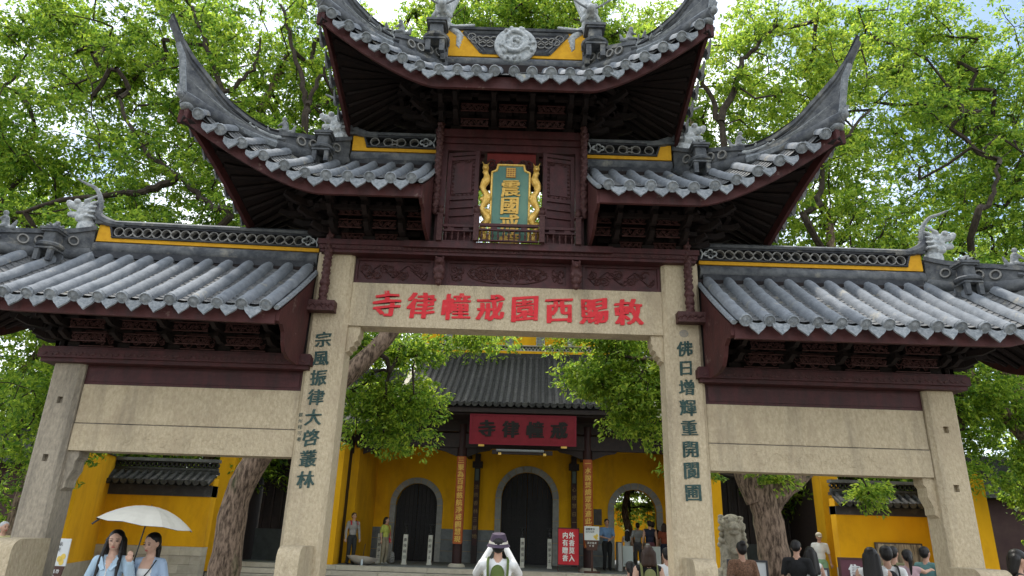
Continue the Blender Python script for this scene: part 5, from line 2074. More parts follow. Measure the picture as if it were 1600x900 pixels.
# trees further back, beyond the hall
BACK = [('tall tree showing between the left roofs behind the temple hall', (-7.5, 16), 12.5, 3.6, 51, LEAF_BRIGHT),
        ('tall tree rising behind the top roof above the hall ridge', (-.6, 13.5), 20.0, 4.2, 57, LEAF_BRIGHT),
        ('tall tree showing between the right roofs behind the temple hall', (7.2, 16), 12.8, 3.6, 61, LEAF_BRIGHT),
        ('broad tree behind the left precinct wall', (-14.5, 18), 11.0, 4.6, 67, LEAF),
        ('broad tree behind the right precinct wall', (14.8, 19), 10.5, 4.6, 71, LEAF),
        ('low spreading tree just behind the left precinct wall coping', (-11.6, 16.5), 6.5, 3.2, 73, LEAF),
        ('low spreading tree just behind the right precinct wall coping', (12.4, 16.8), 6.5, 3.2, 77, LEAF),
        ('wide tree at the far left edge beyond the wall', (-20, 17), 11.5, 5.0, 83, LEAF_BRIGHT),
        ('wide tree at the far right edge beyond the wall', (20, 17), 11.5, 5.0, 89, LEAF_BRIGHT)]
for lab, (x, y), h, rv, sd_, lf in BACK:
    if abs(x) < 10:
        y += 8
    tree('background_tree', lab, [([(x, y, 0), (x + .2, y, h * .35), (x - .3, y, h * .65), (x + .2, y, h * .95)], [.4, .3, .22, .1]),
                                  ([(x, y, h * .4), (x - rv * .4, y, h * .6), (x - rv * .6, y, h * .85)], [.2, .15, .08]),
                                  ([(x, y, h * .4), (x + rv * .4, y, h * .6), (x + rv * .6, y, h * .85)], [.2, .15, .08])],
         [((x, y, h * .95), (rv * 1.25, rv * .7, h * .27), 170), ((x, y, h * .58), (rv * 1.15, rv * .7, h * .22), 110)],
         per=130, size=.19, tuft=1.0, seed=sd_, leaf=lf, scaffold=60, wood=1.4, group='trees behind the hall', gap=.15)
tree('courtyard_tree', 'slim tree in the courtyard seen through the open arched doorway',
     [([(5.55, 23, 0), (5.5, 23, 1.6), (5.3, 23, 2.8), (5.8, 23.2, 4.5)], [.2, .17, .14, .08])],
     [((6.4, 24, 2.9), (1.8, 1.2, 1.0), 60), ((6.6, 26.5, 4.2), (2.6, 1.4, 1.6), 80)], per=80, size=.13, tuft=.5, seed=81, leaf=LEAF_BRIGHT, scaffold=12)

# ------------------------------------------------------------------ furniture, signs and the stone lion
POST_WHITE = mat('white_post', (0.55, 0.53, 0.47), (0.62, 0.60, 0.54), rough=.7, scale=10)
IRON = mat('black_iron', (0.015, 0.015, 0.016), rough=.45, spec=.5)
POSTS = [(-4.40, 18.0, 'white inscribed post behind the visitor in the yellow-green blouse', 0),
         (-3.45, 17.8, 'white inscribed post at the left side of the left arched door', 1),
         (-2.58, 18.0, 'white inscribed post at the right side of the left arched door', 1),
         (.74, 18.1, 'white inscribed post at the left side of the central arched door', 1),
         (1.72, 18.1, 'white inscribed post between the central arched door and the red notice', 1)]
for i, (x, y, lab, fin) in enumerate(POSTS):
    p = empty('marker_post', None, (x, y, PZ), (0, 0, R(-2.5)))
    tag(p, lab, 'post', 'white posts at the hall doors')
    MB().bevbox(-.075, .075, -.075, .075, 0, 1.0, .012).bx(-.09, .09, -.09, .09, 0, .05).build('shaft', POST_WHITE, p)
    letters('廣種福田' if i % 2 else '莊嚴淨土', 'character', BLACK_PAINT, p, (0, -.079, .82), (0, 0, -.19), .12, bold=.0, depth=.02)
    if fin:
        f = MB().lathe([(.07, 1.0), (.075, 1.03), (.04, 1.06), (.035, 1.1)], n=10)
        f.ell((0, 0, 1.16), (.05, .05, .07)).ell((0, -.02, 1.27), (.045, .05, .045))
        f.cap((0, 0, 1.2), (.0, .03, 1.32), .02, .012, 6).bx(-.11, .11, -.02, .02, 1.345, 1.365)
        f.build('iron_finial', IRON, p, True)
    bar = MB().bx(-.02, .02, .08, .5, .02, .05)
    bar.build('foot_bar', IRON, p)

# red standing notice
a = empty('notice_board', None, (2.27, 16.6, PZ), (0, 0, R(-4)))
a.scale = (.74, .9, .86)
tag(a, 'red standing notice board with white characters beside the central door', 'sign')
MB().bx(-.47, .47, -.02, .02, .25, 1.58).build('panel', mat('notice_red', (0.50, 0.018, 0.03), (0.56, 0.03, 0.04), rough=.5, scale=3), a)
fr = MB()
for (x0, x1, z0_, z1_) in ((-.5, .5, .21, .25), (-.5, .5, 1.58, 1.62), (-.5, -.47, 0, 1.62), (.47, .5, 0, 1.62)):
    fr.bx(x0, x1, -.03, .03, z0_, z1_)
fr.bx(-.5, -.44, -.2, .2, 0, .03).bx(.44, .5, -.2, .2, 0, .03)
fr.build('frame', mat('notice_frame', (0.06, 0.02, 0.02), rough=.5), a)
letters('外香莫入', 'character', WHITE_PAINT, a, (.15, -.024, 1.33), (0, 0, -.28), .26, bold=.022, depth=.02, shear=0)
letters('内有贈香', 'character', WHITE_PAINT, a, (-.15, -.024, 1.33), (0, 0, -.28), .26, bold=.022, depth=.02, shear=0)

WHITE_BOARD = mat('white_board', (0.66, 0.67, 0.66), (0.60, 0.62, 0.62), rough=.6, scale=3)
BROWN_BOARD = mat('brown_sign', (0.06, 0.025, 0.02), (0.08, 0.035, 0.025), rough=.5, scale=5)


def notice_stand(loc, label, rz=0.0, post=True, k=1.0):
    a = empty('notice_stand', None, loc, (0, 0, rz))
    tag(a, label, 'sign', 'small notices on brown stands')
    MB().bx(-.03 * k, .03 * k, -.02, .02, 0, .80 * k).bevbox(-.26 * k, .26 * k, -.16, .16, 0, .05, .03).build('stand', BROWN_BOARD, a)
    MB().bx(-.25 * k, .25 * k, -.035, -.02, 1.02 * k, 1.46 * k).build('white_panel', WHITE_BOARD, a)
    MB().prismy([(-.23 * k, 1.015 * k), (.23 * k, 1.015 * k), (.17 * k, .70 * k), (-.17 * k, .70 * k)], -.035, -.02).build('dark_panel', BROWN_BOARD, a)
    letters('溫馨提示', 'character', BLACK_PAINT, a, (-.17 * k, -.04, 1.37 * k), (.08 * k, 0, 0), .075 * k, bold=.01, depth=.02, shear=0)
    letters('請勿吸菸', 'character', BLACK_PAINT, a, (-.17 * k, -.04, 1.28 * k), (.075 * k, 0, 0), .065 * k, bold=.0, depth=.02, shear=0)
    letters('請勿攜帶', 'character', WHITE_PAINT, a, (-.12 * k, -.04, .93 * k), (.08 * k, 0, 0), .07 * k, bold=.0, depth=.02, shear=0)
    letters('外香', 'character', WHITE_PAINT, a, (-.06 * k, -.04, .84 * k), (.1 * k, 0, 0), .07 * k, bold=.0, depth=.02, shear=0)
    lf = MB()
    for (x, z) in ((.10, 1.13), (.17, 1.17), (.15, 1.08)):
        lf.prismy([(x * k + .05 * k * math.cos(q), z * k + .05 * k * math.sin(q)) for q in np.linspace(0, 2 * math.pi, 10)[:-1]], -.039, -.036)
    lf.build('printed_mark', mat('yellow_print', (0.7, 0.5, 0.1), rough=.6), a)
    return a


notice_stand((3.02, 16.2, PZ), 'white and brown notice on a stand before the right porch column', R(-3))
notice_stand((-7.12, 3.6, 0), 'white and brown notice on a stand beside the left outer column', R(-12), k=.93)


def board(name, label, loc, rz, x0, x1, z0_, z1_, face, frame, tilt=0.0, legs=True):
    b = empty(name, None, loc, (tilt, 0, rz))
    tag(b, label, 'sign')
    MB().bx(x0, x1, -.01, .01, z0_, z1_).build('panel', face, b)
    fr = MB()
    e = .035
    for (p, q, r_, t_) in ((x0 - e, x1 + e, z0_ - e, z0_), (x0 - e, x1 + e, z1_, z1_ + e), (x0 - e, x0, z0_, z1_), (x1, x1 + e, z0_, z1_)):
        fr.bx(p, q, -.02, .02, r_, t_)
    if legs:
        fr.bx(x0 - e, x0, -.02, .02, 0.013, z0_ - e).bx(x1, x1 + e, -.02, .02, 0.013, z0_ - e)
    fr.build('frame', frame, b)
    return b


GREY_FRAME = mat('grey_frame', (0.05, 0.05, 0.055), rough=.5)
b = board('display_board', 'white display board between the stone lion and the right trunk', (4.45, 5.0, 0), 0, -.30, .36, .55, 1.29, WHITE_BOARD, GREY_FRAME)
b = board('display_board', 'white display board right of the forked trunk beside the black-shirted man', (5.62, 4.9, 0), 0, -.30, .30, .4, 1.20, WHITE_BOARD, GREY_FRAME, R(-6))
pk = MB().bx(-.16, -.02, -.016, -.011, 1.02, 1.07)
pk.build('printed_mark', mat('pink_print', (0.7, 0.2, 0.25), rough=.6), b)
pk = MB()
for k in range(4):
    pk.bx(-.1 + .08 * k, -.06 + .08 * k, -.016, -.011, .82, .95)
pk.build('printed_mark', mat('teal_print', (0.1, 0.45, 0.45), rough=.6), b)
MAROON_BOARD = mat('maroon_sign', (0.11, 0.035, 0.05), (0.13, 0.045, 0.06), rough=.5, scale=4)
b = board('sales_board', 'maroon sign board with white characters left of the visitors group', (6.48, 5.2, 0), 0, -.22, .22, .45, 1.38, MAROON_BOARD, BROWN_BOARD)
letters('售香', 'character', WHITE_PAINT, b, (.03, -.014, 1.18), (0, 0, -.33), .24, bold=.02, depth=.02, shear=0)
# bulletin on the right-hand yellow wall
bl = board('wall_bulletin', 'grey streaked picture board on the right yellow wall', (11.6, 12.94, 0), 0, -.66, .66, .75, 1.66,
           mat('streaked_print', (0.10, 0.09, 0.08), (0.42, 0.38, 0.32), rough=.6, scale=9, lo=.4, hi=.6, stretch=(1.6, 1, .18)), GREY_FRAME, legs=False)
# signs on the right-hand pier
for (nm, lab, z0_, z1_, w, mt, fm) in (('framed_notice', 'pale framed notice high on the right yellow pier', 2.42, 2.70, .13, WHITE_BOARD, GREY_FRAME),
                                      ('wall_sign', 'red sign with two white lines on the right yellow pier', 2.00, 2.23, .17, mat('sign_red', (0.42, 0.03, 0.025), rough=.5), None),
                                      ('wall_sign', 'dark brown sign lowest on the right yellow pier', 1.66, 1.87, .17, BROWN_BOARD, None)):
    s_ = empty(nm, None, (10.31, 14.12, 0), (0, 0, R(-2.5)))
    tag(s_, lab, 'sign')
    MB().bx(-w, w, -.012, .0, z0_, z1_).build('panel', mt, s_)
    if fm:
        fr = MB()
        for (p, q, r_, t_) in ((-w - .025, w + .025, z0_ - .025, z0_), (-w - .025, w + .025, z1_, z1_ + .025), (-w - .025, -w, z0_, z1_), (w, w + .025, z0_, z1_)):
            fr.bx(p, q, -.02, 0, r_, t_)
        fr.build('frame', fm, s_)
        for k in range(4):
            MB().bx(-w * .7, w * (.7 - .2 * (k % 2)), -.015, -.0125, z0_ + .05 + k * .055, z0_ + .062 + k * .055).build('text_line', mat('grey_print', (0.25, 0.3, 0.3), rough=.7), s_)
    elif 'red' in lab:
        letters('當心台階', 'character', WHITE_PAINT, s_, (-.11, -.016, 2.16), (.075, 0, 0), .075, bold=.02, depth=.02, shear=0)
        letters('注意安全', 'character', WHITE_PAINT, s_, (-.11, -.016, 2.07), (.075, 0, 0), .075, bold=.02, depth=.02, shear=0)
    else:
        letters('安靜', 'character', WHITE_PAINT, s_, (-.03, -.016, 1.79), (.06, 0, 0), .05, bold=.0, depth=.02, shear=0)
nt = empty('wall_notice', None, (3.75, 20.25, 0), (0, 0, R(-2.5)))
tag(nt, 'small dark notice on the porch wall beside the open doorway', 'sign')
MB().bx(-.16, .16, -.02, 0, 2.0, 2.6).build('panel', mat('dim_board', (0.06, 0.05, 0.045), (0.09, 0.08, 0.07), rough=.6, scale=5), nt)

# entrance gate posts at the open doorway
for x, lab in ((4.25, 'grey metal turnstile post left of the open doorway'), (5.25, 'grey metal turnstile post in the middle of the open doorway')):
    t_ = empty('turnstile_post', None, (x, 18.2, PZ), (0, 0, R(-2.5)))
    tag(t_, lab, 'turnstile', 'turnstiles at the open doorway')
    MB().bevbox(-.09, .09, -.32, .32, 0, .95, .03).build('housing', mat('brushed_steel', (0.32, 0.32, 0.31), rough=.4, metal=.6), t_)
    MB().bx(.09, .5, -.01, .01, .15, .85).build('glass_flap', mat('glass_flap', (0.5, 0.55, 0.55), rough=.15), t_)
    MB().bx(-.07, .07, -.3, .3, .951, .97).build('top_plate', IRON, t_)

# stone guardian lion
LION = mat('lion_stone', (0.24, 0.215, 0.16), (0.40, 0.36, 0.28), rough=.95, scale=14, bump=.6, bscale=40, c3=(.12, .11, .08), s3=4)
ln = empty('stone_lion', None, (5.17, 8.0, 0), (0, 0, R(-8)))
tag(ln, 'weathered stone guardian lion seated between the right inner column and the trunk', 'statue')
MB().bevbox(-.45, .45, -.5, .5, .0, .55, .04).bevbox(-.4, .4, -.45, .45, .55, .72, .03).build('pedestal', STONE_GREY, ln)
b = MB()
b.cap((0, .20, .95), (0, .02, 1.55), .27, .24)
b.cap((0, -.02, 1.5), (0, -.10, 1.85), .23, .2)
b.ell((0, -.15, 1.98), (.24, .22, .22))
b.ell((0, -.33, 1.92), (.16, .12, .11))
b.ell((0, -.34, 1.80), (.13, .10, .06))
for s in (-1, 1):
    b.cap((s * .17, -.1, 1.45), (s * .19, -.28, .85), .12, .08)
    b.ell((s * .19, -.34, .77), (.10, .13, .07))
    b.ell((s * .25, .12, .88), (.15, .24, .18))
    b.ell((s * .24, -.2, .77), (.10, .17, .06))
    b.ell((s * .11, -.34, 2.05), (.055, .05, .045))
    b.ell((s * .06, -.43, 1.90), (.045, .035, .035))
    b.cap((s * .2, -.1, 2.05), (s * .25, -.08, 2.12), .06, .03)
    b.cap((s * .12, -.38, 2.12), (s * .2, -.3, 2.1), .03, .025)
rr_ = random.Random(4)
for k in range(46):
    a_ = rr_.uniform(-.4, math.pi + .4)
    z = rr_.uniform(1.5, 2.16)
    r_ = .25 - .1 * max(0, z - 1.95)
    b.ell((r_ * math.cos(a_), -.10 + .2 * math.sin(a_), z), (.06, .06, .055), 7, 5)
for s in (-1, 1):
    for k in range(5):
        b.ell((s * (.20 + .02 * k), -.18 + .02 * k, 1.98 - .11 * k), (.06, .07, .06), 7, 5)
b.ell((0, -.3, 1.42), (.09, .06, .07))
blob('body', b, .014, LION, ln, 1)

# upturned umbrella drying on the porch floor, bottle, bag
def umbrella_canopy(r, depth, n=8, inner=.0):
    mb = MB()
    vs, fs = [], []
    m = 7
    for j in range(m):
        t = j / (m - 1)
        for i in range(n * 4):
            a_ = 2 * math.pi * i / (n * 4)
            sc_ = 1 - .05 * t * (1 - abs(((i % 4) / 2) - 1))
            rr2 = r * t * sc_
            z = depth * (1 - t ** 2.1) - .015 * t * (1 - abs(((i % 4) / 2) - 1))
            vs.append((rr2 * math.cos(a_), rr2 * math.sin(a_), z))
    k = n * 4
    for j in range(m - 1):
        for i in range(k):
            fs.append((j * k + i, j * k + (i + 1) % k, (j + 1) * k + (i + 1) % k, (j + 1) * k + i))
    mb.add(vs, fs)
    return mb


UMB_BEIGE = mat('beige_umbrella', (0.55, 0.50, 0.44), (0.60, 0.55, 0.49), rough=.7, scale=3)
um = empty('open_umbrella', None, (-4.72, 16.75, PZ + .22), (R(172), R(4), 0))
tag(um, 'beige umbrella lying open upside down on the porch floor', 'umbrella')
umbrella_canopy(.56, .22).build('canopy', UMB_BEIGE, um, True)
MB().tube([(0, 0, .2), (0, 0, -.45)], .01, 6).build('shaft', IRON, um)
bt = empty('bottle', None, (-4.66, 16.35, PZ))
tag(bt, 'pale water bottle standing before the upturned umbrella', 'bottle')
MB().lathe([(.035, 0), (.037, .02), (.037, .17), (.03, .2), (.015, .23), (.015, .25)], n=10).build('body', mat('bottle_plastic', (0.55, 0.62, 0.68), rough=.2), bt, True)
MB().lathe([(.018, .25), (.018, .275)], n=8).build('cap', WHITE_PAINT, bt)
bg_ = MB().cap((0, 0, .1), (0, .02, .32), .13, .09).ell((.02, -.05, .14), (.1, .1, .1))
bgo = blob('tote_bag', bg_, .02, mat('speckled_bag', (0.45, 0.45, 0.44), (0.12, 0.12, 0.12), rough=.8, scale=22), None, 1, (-3.98, 18.3, PZ))
tag(bgo, 'small speckled grey bag on the porch floor beside the yellow-green blouse', 'bag')

# ------------------------------------------------------------------ people
SKIN = mat('skin', (0.48, 0.285, 0.20), (0.44, 0.25, 0.175), rough=.55, scale=8)
SKIN_PALE = mat('skin_pale', (0.56, 0.36, 0.27), (0.52, 0.32, 0.235), rough=.55, scale=8)
HAIR = mat('black_hair', (0.008, 0.007, 0.007), (0.016, 0.013, 0.012), rough=.45, scale=30, stretch=(6, 6, .6))
HAIR_BROWN = mat('brown_hair', (0.028, 0.015, 0.011), (0.045, 0.024, 0.016), rough=.5, scale=30, stretch=(6, 6, .6))
HAIR_GREY = mat('grey_hair', (0.4, 0.4, 0.4), rough=.6)
SHOE = mat('shoes', (0.3, 0.3, 0.29), rough=.6)
DARK_SHOE = mat('dark_shoes', (0.02, 0.02, 0.02), rough=.5)
EYE = mat('eye', (0.01, 0.008, 0.008), rough=.3)
LIP = mat('lip', (0.38, 0.09, 0.08), rough=.5)


def cloth(name, c, var=.8, scale=9, bump=.25):
    return mat('cloth_' + name, c, tuple(v * var for v in c), rough=.85, scale=scale, bump=bump, bscale=26, bstretch=(1, 1, .5))


def hand(mb, p, d, side, h, curl=.35, m=0, grip=None):
    """Palm with four fingers and a thumb; p wrist, d forearm direction, side +1/-1 towards the thumb."""
    p, d = Vector(p), Vector(d).normalized()
    up = Vector((0, 0, 1)) if abs(d.z) < .8 else Vector((0, -1, 0))
    w = d.cross(up).normalized()
    n_ = w.cross(d).normalized()
    k = h / 1.65
    mb.cap(p, p + d * .055 * k, .024 * k, .030 * k, 8, m)
    for i in range(4):
        o = p + d * .075 * k + w * (i - 1.5) * .018 * k
        ln_ = (.034, .042, .040, .030)[i] * k
        q = o + d * ln_ * .9 - n_ * ln_ * curl
        r_ = q + d * ln_ * (.5 - curl * .6) - n_ * ln_ * (.3 + curl)
        mb.cap(p + d * .05 * k + w * (i - 1.5) * .015 * k, q, .0105 * k, .0095 * k, 6, m)
        mb.cap(q, r_, .0095 * k, .0085 * k, 6, m)
    t0 = p + d * .02 * k + w * side * .02 * k
    t1 = t0 + d * .03 * k + w * side * .028 * k - n_ * .01 * k
    mb.cap(t0, t1, .013 * k, .011 * k, 6, m)
    mb.cap(t1, t1 + d * .028 * k - n_ * .012 * k, .011 * k, .009 * k, 6, m)


def person(label, loc, rz, h, top, bottom, sleeve='short', legs='pants', hair='short', hair_mat=None, skin=None, arms=None, shoe=None,
           nod=0.0, turn=0.0, slim=1.0, voxel=.017, split=None, extra=None, group='visitors', cat='person', face=True, hem=.46, top_low=.52, walk=.0):
    skin = skin or SKIN
    hair_mat = hair_mat or HAIR
    shoe = shoe or SHOE
    root = empty('person', None, loc, (0, 0, rz))
    tag(root, label, cat, group)
    mb = MB()
    H = h
    q = lambda x, y, z: Vector((x * H, y * H, z * H))
    sw = .108 * slim
    S = 1; B = 2; SH = 3; K = 0
    # legs
    for s in (-1, 1):
        st = walk * s
        hip, knee, ank = q(s * .052, 0, .50), q(s * .056, -.02 - st * .5, .275), q(s * .058, .015 + (-.09 * st if st > 0 else -.06 * st) - st * .6, .045)
        if legs == 'pants':
            mb.cap(hip, knee, .056 * H * slim, .043 * H, 10, B); mb.cap(knee, ank, .042 * H, .034 * H, 10, B)
        elif legs == 'shorts':
            mid = hip + (knee - hip) * .62
            mb.cap(hip, mid, .058 * H * slim, .056 * H, 10, B); mb.cap(mid, knee, .042 * H, .034 * H, 10, K); mb.cap(knee, ank, .034 * H, .022 * H, 10, K)
        else:
            mb.cap(hip, knee, .05 * H, .036 * H, 10, B if legs == 'dress' else K); mb.cap(knee, ank, .033 * H, .021 * H, 10, K)
        mb.cap(ank + q(0, .012, -.022), ank + q(0, -.075, -.027), .021 * H, .018 * H, 8, SH)
    if legs in ('skirt', 'dress'):
        bot = .26 if legs == 'dress' else .30
        mb.tube([q(0, 0, .56), q(0, 0, .5), q(0, 0, .4), q(0, 0, bot)], [.085 * H, .1 * H, .115 * H, .135 * H], 14, sy=.8)
        mb.prims.append(('c', q(0, 0, .52), q(0, 0, bot), .095 * H, .13 * H, B))
    # torso
    mb.ell(q(0, .004, .535), (.094 * H * slim, .066 * H, .06 * H), 12, 8, m=B if legs != 'dress' else S)
    mb.ell(q(0, 0, .62), (.083 * H * slim, .058 * H, .10 * H), 12, 8, m=S)
    mb.ell(q(0, 0, .735), (.102 * H * slim, .066 * H, .105 * H), 12, 8, m=S)
    mb.cap(q(-sw * .82, .005, .805), q(sw * .82, .005, .805), .036 * H, .036 * H, 10, S)
    mb.cap(q(0, .008, .82), q(0, 0, .885), .034 * H, .029 * H, 10, K)
    # arms: hanging unless posed
    arms = arms or {}
    for s, key in ((-1, 'R'), (1, 'L')):
        sh = q(s * sw, .004, .802)
        el, wr = arms.get(key, ((s * (.135 + .01 * slim), .012, .64), (s * .15, -.03, .50)))
        el, wr = q(*el), q(*wr)
        mid = sh + (el - sh) * .72
        if sleeve == 'none':
            mb.cap(sh, el, .030 * H, .024 * H, 8, K); mb.cap(el, wr, .023 * H, .016 * H, 8, K)
        elif sleeve == 'short':
            mb.cap(sh, mid, .036 * H, .035 * H, 8, S); mb.cap(mid, el, .025 * H, .023 * H, 8, K); mb.cap(el, wr, .023 * H, .016 * H, 8, K)
        else:
            mb.cap(sh, el, .037 * H, .030 * H, 8, S); mb.cap(el, wr, .030 * H, .024 * H, 8, S)
        hand(mb, wr, wr - el, -s, H, .35, K)
    # head
    hm = Matrix.Translation(q(0, 0, .885)) @ Matrix.Rotation(turn, 4, 'Z') @ Matrix.Rotation(nod, 4, 'X') @ Matrix.Translation(-q(0, 0, .885))
    T = lambda x, y, z: hm @ q(x, y, z)
    r3 = hm.to_3x3()
    mb.ell(T(0, .004, .942), (.047 * H, .058 * H, .058 * H), 12, 9, rot=r3, m=K)
    mb.ell(T(0, -.014, .910), (.036 * H, .042 * H, .042 * H), 10, 8, rot=r3, m=K)
    mb.cap(T(0, -.052, .935), T(0, -.064, .917), .006 * H, .009 * H, 6, K)
    for s in (-1, 1):
        mb.ell(T(s * .047, .004, .928), (.007 * H, .013 * H, .018 * H), 6, 5, rot=r3, m=K)
        mb.ell(T(s * .022, -.044, .922), (.014 * H, .010 * H, .012 * H), 6, 5, rot=r3, m=K)
    mats = [skin, top, bottom, shoe]
    body = blob('body', mb, voxel, mats, root, 2, split=(lambda P, ids: split(P / H, ids)) if split else None)
    if face:
        for s in (-1, 1):
            MB().ell(T(s * .019, -.0555, .9385), (.009 * H, .003 * H, .0042 * H), 8, 5, rot=r3).build('eye', EYE, root, True)
            MB().ell(T(s * .020, -.0555, .952), (.013 * H, .003 * H, .0022 * H), 8, 5, rot=r3).build('eyebrow', HAIR, root, True)
        MB().ell(T(0, -.056, .898), (.013 * H, .004 * H, .0042 * H), 8, 5, rot=r3).build('mouth', LIP, root, True)
    # hair
    hb = MB()
    hb.ell(T(0, .016, .957), (.053 * H, .060 * H, .052 * H), 12, 9, rot=r3)
    hb.ell(T(0, .03, .935), (.050 * H, .045 * H, .055 * H), 12, 9, rot=r3)
    if hair in ('long', 'wavy'):
        for x, y0, x1, y1, z1, r1 in ((-.035, .03, -.05, .055, .74, .030), (.035, .03, .05, .055, .74, .030), (0, .045, 0, .07, .72, .034)):
            hb.cap(T(x, y0, .93), q(x1, y1, z1), .036 * H, r1 * H, 8)
        for s in (-1, 1):
            hb.cap(T(s * .046, -.012, .94), q(s * .062, -.045, .80), .014 * H, .016 * H, 7)
            hb.cap(q(s * .062, -.045, .80), q(s * .066, -.062, .70), .016 * H, .010 * H, 7)
    elif hair == 'bob':
        for x in (-.036, 0, .036):
            hb.cap(T(x, .035, .93), q(x * 1.2, .04, .845), .036 * H, .03 * H, 8)
    elif hair == 'ponytail':
        hb.cap(T(0, .06, .955), q(0, .085, .90), .02 * H, .024 * H, 8)
        hb.cap(q(0, .085, .90), q(.01, .085, .76), .024 * H, .01 * H, 8)
    elif hair == 'bun':
        hb.ell(T(0, .055, .99), (.032 * H, .03 * H, .03 * H), 10, 8)
    blob('hair', hb, .012, hair_mat, root, 1)
    if extra:
        extra(root, q, T, H)
    return root


def backpack(color, k=1.0, straps_only=False):
    def f(root, q, T, H):
        if not straps_only:
            mb = MB().cap(q(0, .085, .62), q(0, .085, .755), .062 * H * k, .055 * H * k, 10)
            mb.ell(q(0, .12, .63), (.05 * H * k, .03 * H, .045 * H))
            blob('backpack', mb, .014, color, root, 1)
        st = MB()
        for s in (-1, 1):
            st.tube(smooth_path([q(s * .05, .07, .60), q(s * .068, .076, .72), q(s * .072, .045, .83), q(s * .070, -.03, .835), q(s * .075, -.075, .76)], 10), .011 * H, 5, sx=1.5, sy=.6)
        o = st.build('strap', color, root, True)
    return f


def cap_hat(color, brim=True):
    def f(root, q, T, H):
        mb = MB().ell(T(0, .008, .965), (.056 * H, .064 * H, .048 * H), 12, 9)
        if brim:
            mb.ell(T(0, -.075, .955), (.042 * H, .045 * H, .007 * H), 10, 6)
        blob('cap', mb, .011, color, root, 1)
    return f


def shoulder_bag(color, s=1):
    def f(root, q, T, H):
        mb = MB().ell(q(s * .12, .0, .50), (.045 * H, .05 * H, .06 * H), 10, 8)
        b_ = blob('bag', mb, .014, color, root, 1)
        MB().tube(smooth_path([q(s * .13, .0, .55), q(s * .09, -.06, .68), q(s * .03, -.04, .82), q(-s * .06, 0, .845)], 10), .007 * H, 5).build('strap', color, b_, True)
    return f


LIGHT_BLUE = cloth('light_blue', (0.42, 0.56, 0.68), .88)
BLUE_CARD = cloth('blue_cardigan', (0.34, 0.44, 0.58), .88)
WHITE = cloth('white', (0.72, 0.72, 0.71), .93)
JEANS = cloth('pale_jeans', (0.30, 0.36, 0.44))
NAVY = cloth('navy', (0.02, 0.024, 0.045))
BLACK = cloth('black', (0.014, 0.014, 0.015))
KHAKI = cloth('khaki', (0.28, 0.24, 0.17))
GREY = cloth('grey', (0.16, 0.16, 0.17))

# 1, 2: two women sharing a parasol before the left bay
def w1_split(P, ids):
    front = (ids == 1) & (P[:, 1] < -.02)
    ids[front & (np.abs(P[:, 0]) < .035 * np.clip((P[:, 2] - .735) / .1, 0, 1)) & (P[:, 2] > .735)] = 0
    return ids


def w1_extra(root, q, T, H):
    for s in (-1, 1):
        MB().add([q(s * .012, -.062, .755), q(s * .05, -.048, .835), q(s * .075, -.045, .80), q(s * .035, -.07, .745),
                  q(s * .012, -.070, .753), q(s * .05, -.056, .833), q(s * .075, -.053, .798), q(s * .035, -.078, .743)],
                 [(0, 1, 2, 3), (4, 7, 6, 5), (0, 4, 5, 1), (1, 5, 6, 2), (2, 6, 7, 3), (3, 7, 4, 0)]).build('collar', LIGHT_BLUE, root)
    MB().tube([q(0, -.0665, .735), q(0, -.067, .70), q(0, -.061, .62), q(0, -.066, .54)], .004 * H, 5).build('placket', WHITE, root)
    MB().lathe([(.021 * H, 0), (.023 * H, .02)], q(.158, -.12, .835), 10).build('cuff_band', BLACK, root)


person('young woman with long black hair in a light blue shirt holding the parasol', (-4.17, -.28, .013), R(8), 1.555, LIGHT_BLUE, JEANS, 'long', 'pants', 'long',
       skin=SKIN_PALE, arms={'L': ((.17, -.04, .66), (.17, -.14, .80)), 'R': ((-.155, .03, .65), (-.19, -.04, .50))}, nod=R(6), turn=R(10), slim=.86, voxel=.010, split=w1_split, extra=w1_extra, group='women under the parasol')


def w2_split(P, ids):
    f = (ids == 1) & (P[:, 1] < -.01)
    ids[f & (np.abs(P[:, 0]) < .052) & (P[:, 2] < .775)] = 3
    ids[f & (np.abs(P[:, 0]) < .045) & (P[:, 2] >= .765)] = 0
    ids[(ids != 0) & (P[:, 2] < .60) & (P[:, 2] > .57) & (np.abs(P[:, 0]) < .1)] = 0
    return ids


def w2_extra(root, q, T, H):
    MB().tube(smooth_path([q(.075, -.045, .825), q(.05, -.068, .76), q(.0, -.072, .69), q(-.06, -.062, .60), q(-.1, -.03, .54)], 14), .0045 * H, 5).build('bag_strap', BLACK, root)


person('young woman in blue cardigan and white top walking under the parasol', (-3.82, -.16, .013), R(-4), 1.535, BLUE_CARD, JEANS, 'short', 'pants', 'ponytail',
       skin=SKIN_PALE, shoe=WHITE, nod=R(14), turn=R(-6), slim=.84, voxel=.010, split=w2_split, extra=w2_extra, group='women under the parasol')

